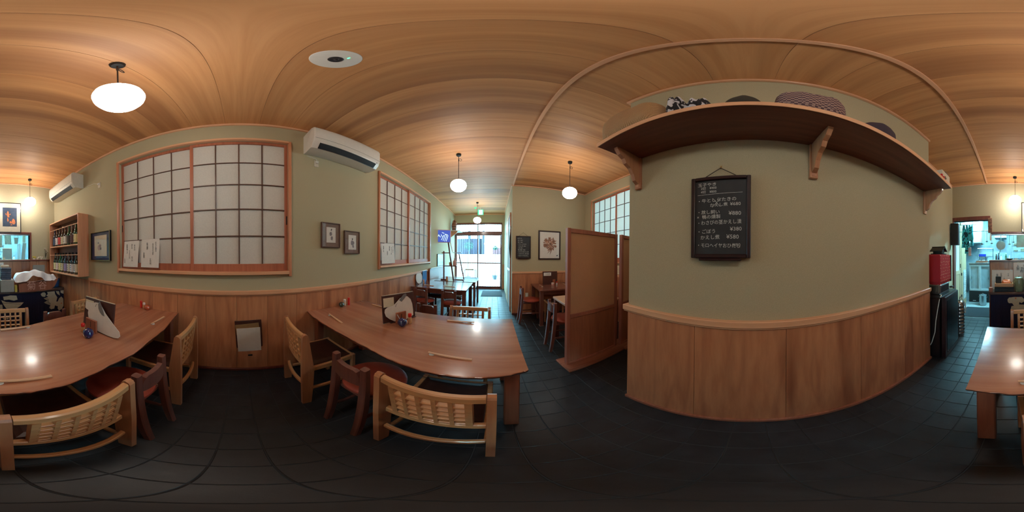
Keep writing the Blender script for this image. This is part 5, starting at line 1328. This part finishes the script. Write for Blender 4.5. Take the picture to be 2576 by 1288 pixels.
obj('body', MB().lathe([(.085, 0), (.090, .006), (.090, .24), (.094, .246)], n=26), M['steel'], t, True)
obj('lid', MB().lathe([(.094, .246), (.092, .256), (.03, .272), (.012, .274), (.012, .29)], n=26), M['steel'], t, True)
for s in (-1, 1): obj('handle', MB().tube([(s*.088, -.02, .20), (s*.11, 0, .20), (s*.088, .02, .20)], .005, 6), M['steel'], t, True)
single('floor_mat', MB().box(.32, .90, -3.60, -2.98, -.0055, .006, .003), M['mat'], 'grey floor mat in the kitchen doorway', 'mat')
single('floor_mat', MB().box(-.38, .215, 4.52, 5.24, .0005, .010, .003), M['bluemat'], 'grey floor mat just inside the glass entrance door', 'mat')
t = thing('serving_tray', 'reddish brown wooden tray with white cups on the steel fridge top', 'tray', (.635, -4.18, 1.0225))
obj('tray', MB().box(-.14, .14, -.09, .12, 0, .012, .002).box(-.14, .14, .108, .12, .012, .05, .002).box(-.14, .14, -.09, -.078, .012, .05, .002), M['foot'], t)
def cup(label, x, y, z, r=.03, h=.045, m_='kwhite', nm='cup', g=None):
    o = single(nm, MB().lathe([(r*.5, 0), (r*.75, h*.2), (r, h), (r*.88, h*.98), (r*.6, h*.3), (.001, h*.25)], (x, y, z), 16), M[m_], label, nm if nm != 'pan' else 'pan', g, True); return o
cup('white cup standing at the left of the brown kitchen tray', .70, -4.12, 1.0360, .034, .055)
cup('white cup standing at the right of the brown kitchen tray', .585, -4.12, 1.0360, .034, .055)
t = thing('wire_rack', 'steel wire rack on the kitchen worktop above the fridge', 'rack', (.565, -4.36, 1.0225))
for x in (-.20, .20):
    for y in (-.08, .08): obj('upright', MB().tube([(x, y, 0), (x, y, .37)], .006, 6), M['steel'], t, True)
for z in (.15, .37):
    obj('tier', MB().box(-.20, .20, -.08, .08, z-.004, z+.004, .002), M['steel'], t)
single('blue_basket', MB().box(.56, .74, -4.42, -4.31, 1.178, 1.245, .006), plain('bright_blue_plastic', lin(20, 60, 190), .4), 'bright blue basket on the lower tier of the wire rack', 'basket')
single('white_tub', MB().box(.40, .52, -4.42, -4.31, 1.178, 1.235, .006), M['kwhite'], 'white plastic tub beside the blue basket on the wire rack', 'tub')
t = thing('worktop_unit', 'steel kitchen worktop running along the rear wall with lower shelves', 'worktop', (-.40, -4.95, 0))
wpart(t, 'worktop', MB().box(-1.35, .38, -5.38, -4.62, .98, 1.02, .004), M['steel']); wpart(t, 'body', MB().box(-1.33, .36, -5.36, -4.66, 0, .98, .004), M['kwhite'])
t = thing('worktop_unit', 'steel worktop just inside the kitchen hatch, below the ledge', 'worktop', (-.30, -3.30, 0))
wpart(t, 'worktop', MB().box(-1.35, .22, -3.60, -3.05, 1.02, 1.05, .004), M['steel']); wpart(t, 'body', MB().box(-1.33, .20, -3.57, -3.06, 0, 1.02, .004), M['kwhite'])
t = thing('extractor_hood', 'dark extractor hood over the kitchen stove, seen through the hatch', 'hood', (.15, -4.9, 1.62))
wpart(t, 'canopy', MB().prism([(.62, 1.72), (.60, 1.70), (.50, 1.63), (-.12, 1.63), (-.24, 1.72)], 'y', -5.15, -4.60), M['darkgrey'])
wpart(t, 'duct', MB().box(.0, .35, -5.2, -4.7, 1.72, 2.42, .005), M['kblue'])
t = thing('wall_cabinet', 'white kitchen wall cabinet with a printed sheet taped to its door', 'cabinet', (.95, -4.8, 1.55))
wpart(t, 'carcass', MB().box(.70, 1.34, -5.1, -4.62, 1.56, 2.38, .004), M['kblue']); wpart(t, 'door', MB().box(.705, 1.335, -4.62, -4.60, 1.57, 2.37, .004), M['kblue'])
wpart(t, 'sheet', MB().box(.755, .985, -4.5995, -4.598, 1.60, 2.0), M['paper'])
mb = MB()
for i in range(14): mb.box(.78, .96-random.uniform(0, .06), -4.5978, -4.5975, 1.64+i*.024, 1.645+i*.024)
tag(wpart(t, 'sheet_lines', mb, M['grey']), kind='stuff')
t = thing('dish_shelf', 'steel wall shelf of stacked bowls in the kitchen, seen above the sage jar', 'shelf', (-.40, -4.75, 1.1))
for z in (1.30, 1.47): wpart(t, 'tier', MB().box(-.62, -.14, -4.85, -4.62, z, z+.012, .002), M['steel'])
for x in (-.60, -.16): wpart(t, 'upright', MB().box(x-.008, x+.008, -4.75, -4.735, 1.0205, 1.75, .002), M['steel'])
def stack(x, y, z, n, r, nm, label, m_='cream', dz=.016):
    t = thing(nm, label, 'bowls', (x, y, z))
    for i in range(n): obj('bowl', MB().lathe([(r*.5, i*dz), (r*.55, i*dz+.004), (r, i*dz+.018), (r*.96, i*dz+.020), (r*.5, i*dz+.008)], n=18), M[m_], t, True)
stack(-.27, -4.70, 1.4825, 4, .075, 'bowl_stack', 'stack of cream bowls on the upper kitchen shelf tier')
stack(-.27, -4.70, 1.3125, 3, .07, 'bowl_stack', 'stack of cream bowls on the lower tier, nearer the extractor hood')
stack(-.46, -4.70, 1.3125, 5, .07, 'bowl_stack', 'taller stack of cream bowls on the lower tier, farther from the hood')
stack(-.27, -4.70, 1.0205, 9, .085, 'plate_stack', 'tall stack of grey plates on the rear worktop below the bowls', 'kwhite', .012)
stack(-.48, -4.70, 1.0205, 8, .085, 'plate_stack', 'second stack of grey plates on the rear worktop, farther left', 'card', .014)
# hanging strainer and hook rail
t = thing('hook_rail', 'steel hook rail across the top of the kitchen hatch', 'rail', (-.3, -3.30, 1.70))
wpart(t, 'rail', MB().tube([(-1.30, -3.30, 1.70), (1.0, -3.30, 1.70)], .008, 8), M['steel'], True)
for x in (-1.2, -.3, .7): wpart(t, 'hanger', MB().tube([(x, -3.30, 1.70), (x, -3.30, 2.42)], .006, 6), M['steel'], True)
t = thing('strainer', 'round pale strainer hanging in the hatch beside the doorway', 'strainer', (.115, -3.27, 1.40))
obj('bowl', MB().lathe([(.001, -.035), (.05, -.03), (.085, -.012), (.092, .0), (.086, .004)], n=28, M=Matrix.Rotation(-PI/2, 4, 'X')), M['kwhite'], t, True)
obj('handle', MB().tube([(0, 0, .085), (0, -.01, .20), (0, -.03, .295)], .008, 8), M['kwhite'], t, True)
obj('ladle', MB().tube([(.01, .01, -.09), (.03, .01, -.16), (.055, .0, -.25)], .006, 6), M['steel'], t, True)
# hanging cloths in the doorway
t = thing('hanging_aprons', 'teal and black patterned aprons hanging inside the kitchen doorway', 'aprons', (.80, -3.25, 1.85))
for i, (x, zl, w_) in enumerate(((.865, 1.36, .05), (.80, 1.24, .045), (.745, 1.50, .05), (.70, 1.40, .03))):
    rows = []
    for q in range(9):
        z = 1.83-(1.83-zl)*q/8; ww = w_*(.35+.65*min(1, q/3)); ring = []
        for a in range(12):
            an = 2*PI*a/12; ring.append((x+ww*math.cos(an)+.006*math.sin(q*1.7+i), -3.25+.028*math.sin(an)+.008*math.sin(an*3+q), z))
        rows.append(ring)
    wpart(t, 'apron', MB().strip(rows), M['teal'], True)
wpart(t, 'rail', MB().tube([(.60, -3.25, 1.835), (1.0, -3.25, 1.835)], .006, 6), M['steel'])
t = thing('pink_towel', 'small pink and white towel hanging beneath the aprons', 'towel', (.735, -3.20, 1.20))
wpart(t, 'cloth', MB().box(.705, .765, -3.21, -3.19, 1.19, 1.36, .008), M['pink'])
wpart(t, 'string', MB().tube([(.735, -3.20, 1.36), (.735, -3.235, 1.83)], .002, 5), M['whitecord'])
t = thing('loudspeaker', 'black wall loudspeaker hanging beside the kitchen doorway frame', 'loudspeaker', (.90, -2.80, 1.385))
wpart(t, 'cabinet', MB().box(.845, .990, -2.86, -2.76, 1.385, 1.785, .006), M['matt_black'])
wpart(t, 'grille', MB().box(.840, .8455, -2.85, -2.77, 1.40, 1.77, .003), M['darkgrey'])
wpart(t, 'wall_bracket', MB().box(.990, 1.006, -2.83, -2.79, 1.55, 1.62, .003), M['grey'])
# left part of the hatch
t = thing('cutting_board', 'tall pale cutting board leaning at the right end of the kitchen hatch', 'board', (-.80, -3.22, 1.0505))
Mx = Matrix.Translation((-.795, -3.20, 1.0505)) @ Matrix.Rotation(-.10, 4, 'Y')
wpart(t, 'board', MB().box(-.045, .03, -.012, .012, 0, .40, .006, Mx), M['kwhite'])
single('cutting_board', MB().box(-.72, -.71, -3.30, -3.06, 1.0505, 1.42, .004), M['kwhite'], 'second pale board standing behind the tall one in the hatch', 'board')
t = thing('square_basin', 'square pale plastic basin standing on edge in the hatch', 'basin', (-.50, -3.36, 1.0505))
wpart(t, 'bottom', MB().box(-.60, -.42, -3.37, -3.36, 1.0505, 1.34, .008), M['kwhite']); wpart(t, 'rim', MB().box(-.61, -.41, -3.36, -3.345, 1.320, 1.345, .004).box(-.61, -.595, -3.36, -3.345, 1.05, 1.32, .004).box(-.425, -.41, -3.36, -3.345, 1.05, 1.32, .004), M['white'])
def hang(name, label, x, z0, z1, w_, m_, sw=0):
    t = thing(name, label, 'towel', (x, -3.305, z0)); rows = []
    for q in range(7):
        z = z1-(z1-z0)*q/6; rows.append([(x+w_*u+sw*q/6, -3.315-.012*math.sin(u*9+q)+v, z) for u, v in ((-1, 0), (-.5, .0), (0, 0), (.5, 0), (1, 0), (1, .008), (.5, .008), (0, .008), (-.5, .008), (-1, .008))])
    wpart(t, 'cloth', MB().strip(rows), M[m_])
hang('white_towel', 'large white towel hanging from the hook rail in the hatch', -.30, 1.36, 1.69, .10, 'white')
hang('cyan_towel', 'cyan towel hanging from the hook rail beside the white towel', -.50, 1.42, 1.69, .07, 'rest', -.03)
hang('white_towel', 'small folded white towel hanging nearest the hatch frame', -.86, 1.40, 1.69, .035, 'white')
t = thing('kitchen_bucket', 'white bucket hanging from the hook rail in the hatch', 'bucket', (-.69, -3.30, 1.43))
obj('body', MB().lathe([(.035, 0), (.05, .12), (.054, .125), (.048, .12)], n=20), M['kwhite'], t, True)
obj('handle', MB().tube([(-.05, 0, .12), (-.03, 0, .20), (0, 0, .26), (.03, 0, .20), (.05, 0, .12)], .003, 6), M['steel'], t, True)
for i, x in enumerate((-.10, -.02, .06, .14)):
    cup(['blue striped cup', 'clear pale cup', 'small dish', 'pale bowl'][i]+' on the inner worktop near the doorway end of the hatch', x, -3.15, 1.0505, .03, .06, ['rest', 'kwhite', 'cream', 'kwhite'][i])
t = thing('sill_bowl', 'dark bowl with a white spoon on the edge of the kitchen hatch', 'bowl', (-.05, YK+.03, 1.1085))
obj('bowl', MB().lathe([(.02, 0), (.05, .012), (.062, .03), (.058, .03), (.03, .012)], n=20, M=Matrix.Scale(.5, 4, (0, 1, 0))), M['black'], t, True)
obj('spoon', MB().tube([(.02, 0, .03), (.07, .0, .036)], .005, 6), M['white'], t, True)

# ------------------------------------------------------------------ corridor and entrance
t = thing('corner_shelf', 'small wooden bracket shelf high on the left wall near the entrance', 'shelf', (-1.25, 5.05, 1.70))
wpart(t, 'board', MB().box(XL+.001, -1.06, 4.86, 5.28, 1.915, 1.935, .003), M['offwhite'])
wpart(t, 'bracket', MB().prism([(XL+.001, 1.70), (XL+.001, 1.914), (-1.14, 1.914), (-1.16, 1.86), (-1.27, 1.78)][::-1] and [(1.70, XL+.001), (1.914, XL+.001), (1.914, -1.14), (1.86, -1.16), (1.78, -1.27)], 'y', 4.90, 4.92), M['chairz'])
t = thing('wicker_basket', 'tall arched wicker basket on the bracket shelf near the entrance', 'basket', (-1.27, 5.02, 1.9355))
for a in range(12):
    an = 2*PI*a/12; obj('stake', MB().tube([(.07*math.cos(an), .10*math.sin(an), 0), (.085*math.cos(an), .13*math.sin(an), .16), (.05*math.cos(an), .08*math.sin(an), .32), (0, 0, .37)], .006, 5), M['block'], t, True)
for z, r in ((.01, .075), (.09, .082), (.17, .086), (.25, .07)): obj('hoop', MB().tube([(r*math.cos(i*PI/8), r*1.45*math.sin(i*PI/8), z) for i in range(17)], .006, 5), M['chair'], t, True)
obj('lining', MB().lathe([(.06, 0), (.07, .15), (.055, .25), (.02, .33)], n=14, M=Matrix.Scale(1.35, 4, (0, 1, 0))), M['leather'], t, True)
t = thing('wall_television', 'small wall mounted screen with white lettering on blue, tilted towards the room', 'television', (XL, 3.93, 1.47))
Mt = Matrix.Translation((-1.285, 3.92, 1.645)) @ Matrix.Rotation(math.radians(-26), 4, 'Z') @ Matrix.Rotation(-.05, 4, 'Y')
Mt = Matrix.Translation((-1.285, 3.90, 1.645)) @ Matrix.Rotation(math.radians(-62), 4, 'Z')
wpart(t, 'casing', MB().box(-.012, .022, -.20, .20, -.165, .165, .006, Mt), M['pink'])
wpart(t, 'screen', MB().box(.022, .0235, -.185, .185, -.15, .15, 0, Mt), M['tv'])
wpart(t, 'wall_arm', MB().tube([(XL+.001, 4.0, 1.645), (-1.30, 3.93, 1.645)], .015, 8), M['darkgrey'])
mb = MB()
for a, b in (((-.15, -.04), (-.10, .03)), ((-.12, .03), (-.06, -.03)), ((-.05, .04), (-.02, -.02)), ((-.04, -.10), (.02, .03)), ((.0, -.12), (.06, .05)), ((.04, -.13), (.10, .04)), ((.08, -.13), (.13, .02)), ((.05, .05), (.12, .03)), ((-.03, .09), (.03, .07))):
    mb.bar((.0245, a[0], a[1]), (.0245, b[0], b[1]), .001, .012, 0)
mb.v = [Mt @ p for p in mb.v]
tag(wpart(t, 'screen_lettering', mb, M['tvtext']), kind='stuff')
t = frame_x('wall_mirror', 'rectangular dark framed mirror low on the left wall behind the wooden easel', 'mirror', XL, 1, 3.755, 4.27, .872, 1.195, .014, .02, 'dark_frame', 'rest')
wpart(t, 'mirror_glass', MB().box(XL+.011, XL+.013, 3.77, 4.255, .888, 1.18), M['steel'])
t = thing('menu_easel', 'dark wooden easel stand standing on the narrow table near the entrance', 'easel', (-.93, 3.38, TZ))
wpart(t, 'post', MB().bar((-1.080, 3.37, TZ+.004), (-1.084, 3.37, 1.253), .030, .030), M['darkwood'])
wpart(t, 'post', MB().bar((-.846, 3.30, TZ+.004), (-.971, 3.32, 1.437), .028, .028), M['darkwood'])
wpart(t, 'post', MB().bar((-.665, 3.50, TZ+.004), (-.774, 3.48, 1.195), .022, .022), M['darkwood'])
wpart(t, 'crossbar', MB().box(-1.131, -.93, 3.352, 3.366, 1.205, 1.225, .002), M['darkwood'])
wpart(t, 'shelf', MB().box(-1.09, -.795, 3.34, 3.47, .925, .942, .003), M['darkwood'])
wpart(t, 'foot', MB().box(-1.15, -1.01, 3.35, 3.39, TZ, TZ+.022, .003), M['darkwood'])
wpart(t, 'foot', MB().box(-.90, -.66, 3.42, 3.47, TZ, TZ+.018, .003), M['darkwood'])
wpart(t, 'top_tray', MB().box(-.91, -.715, 3.42, 3.50, 1.213, 1.226, .003), M['kwhite'])
t = thing('menu_card', 'white menu card with dark lettering propped against the easel', 'menu', (-.93, 3.40, 1.23))
wpart(t, 'card', MB().bar((-.895, 3.40, 1.235), (-.945, 3.40, 1.45), .012, .075, .002), M['paper'])
t = thing('plastic_bottle', 'pale pink pump bottle on the easel shelf', 'bottle', (-.855, 3.41, .9425))
obj('body', MB().lathe([(.035, 0), (.04, .01), (.038, .09), (.015, .12), (.012, .15)], n=18), M['pink'], t, True)
obj('pump', MB().lathe([(.012, .15), (.014, .16), (.006, .19)], n=12), M['white'], t, True)
single('bamboo_cup', MB().lathe([(.022, 0), (.026, .01), (.026, .07), (.022, .07), (.02, .02)], (-.955, 3.42, .9425), 16), M['chair'], 'small pale wooden cup beside the pink bottle on the easel', 'cup', smooth=True)
shaker('spice_shaker', 'pink topped shaker standing at the foot of the easel', -1.00, 3.33, .022, .085, 'pink', 'spice')
t = thing('wire_stand', 'white wire stand with papers beyond the corridor tables', 'stand', (-.66, 4.35, 0))
for x in (-.82, -.50):
    for y in (4.25, 4.45): wpart(t, 'leg', MB().tube([(x, y, 0), (x, y, .78)], .008, 6), M['darkgrey'])
for z in (.30, .55, .77): wpart(t, 'tier', MB().box(-.83, -.49, 4.24, 4.46, z, z+.01, .002), M['white'])
single('leaflet_pile', MB().box(-.78, -.56, 4.28, 4.42, .7805, .80, .003), M['paper'], 'pile of white leaflets on the wire stand', 'papers')
t = thing('blue_noren', 'blue cloth strip hanging on the left wainscot behind the square table', 'cloth', (XL+.03, 2.95, .55))
wpart(t, 'cloth', MB().box(XL+.030, XL+.038, 2.86, 3.06, .60, .850, .003), plain('sky_blue_cloth', lin(70, 130, 190), .9))
wpart(t, 'rod', MB().tube([(XL+.034, 2.84, .853), (XL+.034, 3.08, .853)], .005, 6), M['foot'])
t = thing('bench_back', 'pale topped low bench back along the left wall beyond the square table', 'bench', (XL+.05, 3.7, 0))
wpart(t, 'back', MB().box(XL+.030, XL+.060, 3.17, 4.75, .06, .872, .003), M['foot']); wpart(t, 'top_board', MB().box(XL+.03, XL+.085, 3.165, 4.76, .872, .890, .003), M['offwhite'])
wpart(t, 'leg', MB().box(XL+.03, XL+.08, 3.17, 3.21, 0, .06, .002), M['foot'])
# corridor right side: sliding door with pale leaf, frame and dark hanging bag strap
D4 = bpy.data.objects.new('door_4', None); COL.objects.link(D4); D4['kind'] = 'structure'
for y in (3.30, 4.42): obj('jamb', MB().box(.306, .331, y-.02, y+.02, 0, 2.02, .003), M['trimz'], D4)
obj('head', MB().box(.300, .331, 3.28, 4.44, 2.02, 2.06, .003), M['trim'], D4)
obj('leaf', MB().box(.316, .329, 3.32, 3.86, .01, 2.02, .002), M['card'], D4)
obj('leaf', MB().box(.310, .316, 3.84, 4.40, .01, 2.02, .002), M['doorwood'], D4)
obj('mid_rail', MB().box(.304, .317, 3.32, 3.86, .84, .88, .002), M['rest'], D4)
obj('pull', MB().box(.311, .3165, 3.40, 3.42, .98, 1.08, .002), M['steel'], D4)
t = thing('hanging_umbrella', 'closed dark umbrella hanging at the corridor corner by the small chalkboard', 'umbrella', (.306, 3.16, 1.10))
wpart(t, 'canopy', MB().tube([(.302, 3.16, 1.60), (.300, 3.16, 1.50), (.298, 3.16, 1.30), (.302, 3.16, 1.12)], [.006, .016, .020, .006], 10), M['matt_black'], True)
wpart(t, 'handle', MB().tube([(.302, 3.16, 1.60), (.302, 3.16, 1.72), (.305, 3.18, 1.74), (.325, 3.18, 1.73)], .005, 8), M['brownframe'], True)

# ------------------------------------------------------------------ kitchen clutter seen through the hatch and doorway
def kbottle(label, x, y, z, r, h, m_):
    t = thing('kitchen_bottle', label, 'bottle', (x, y, z))
    obj('body', MB().lathe([(r*.9, 0), (r, h*.03), (r, h*.6), (r*.45, h*.78), (r*.4, h*.9)], n=14), M[m_], t, True)
    obj('cap', MB().lathe([(r*.45, h*.9), (r*.45, h), (r*.3, h*1.01)], n=12), M['white' if m_ != 'kwhite' else 'grey'], t, True)
for a in (('dark sauce bottle on the rear worktop, right beside the extractor end', .30, -4.72, 1.0205, .03, .26, 'bbrown'), ('tall dark bottle behind the hatch beside the strainer', .235, -4.78, 1.0205, .026, .30, 'bblue'),
          ('pale bottle on the rear worktop left of the dark sauce bottles', .16, -4.70, 1.0205, .032, .20, 'kwhite'), ('green bottle on the rear worktop under the hood', .02, -4.78, 1.0205, .028, .25, 'bgreen'),
          ('pale blue bottle on the rear worktop beside the plate stacks', -.08, -4.72, 1.0205, .028, .19, 'rest'), ('dark bottle on the rear worktop behind the hanging towels', -.75, -4.75, 1.0205, .03, .27, 'bdark'),
          ('white canister on the rear worktop behind the hanging towels', -.92, -4.72, 1.0205, .045, .17, 'kwhite')): kbottle(*a)
t = thing('gas_stove', 'black gas stove standing in the rear worktop gap under the hood', 'stove', (.55, -5.05, 1.0))
wpart(t, 'body', MB().box(.40, .98, -5.36, -4.62, .0, 1.0, .006), M['kwhite']); wpart(t, 'hob', MB().box(.41, .97, -5.34, -4.64, 1.0, 1.02, .004), M['matt_black'])
t = thing('stew_pan', 'wide steel pan on the gas stove behind the wire rack', 'pan', (.72, -4.95, 1.0205))
obj('body', MB().lathe([(.12, 0), (.13, .01), (.135, .15), (.14, .155), (.13, .15), (.12, .02)], n=26), M['steel'], t, True)
for s_ in (-1, 1): obj('handle', MB().tube([(s_*.13, -.03, .12), (s_*.165, 0, .12), (s_*.13, .03, .12)], .006, 6), M['steel'], t, True)
for i, (x, L_) in enumerate(((-.14, .22), (-.06, .26), (.30, .24), (.40, .20), (.50, .25))):
    t = thing('ladle', ['steel ladle on the hook rail left of the strainer', 'longer steel ladle next to the strainer', 'steel ladle right of the strainer on the rail', 'short steel ladle on the rail above the fridge', 'steel skimmer at the doorway end of the hook rail'][i], 'ladle', (x, -3.30, 1.69))
    obj('handle', MB().tube([(0, 0, 0), (0, .0, -L_)], .004, 6), M['steel'], t, True)
    obj('cup', MB().lathe([(.005, -.02), (.022, -.012), (.028, .004), (.026, .004), (.015, -.010)], (0, .012, -L_-.004), 16), M['steel'], t, True)
for i, (x, w_, h_, m_, d_) in enumerate(((-1.02, .10, .16, 'rest', 'pale blue storage box behind the cutting boards'), (-.18, .07, .09, 'white', 'white storage box on the inner hatch worktop'), (-.30, .06, .07, 'rest', 'small cyan box on the inner hatch worktop below the white towel'), (-.41, .045, .11, 'cream', 'narrow cream carton on the inner hatch worktop'))):
    single('storage_box', MB().box(x-w_/2, x+w_/2, -3.22, -3.12, 1.0505, 1.0505+h_, .006), M[m_], d_, 'box')
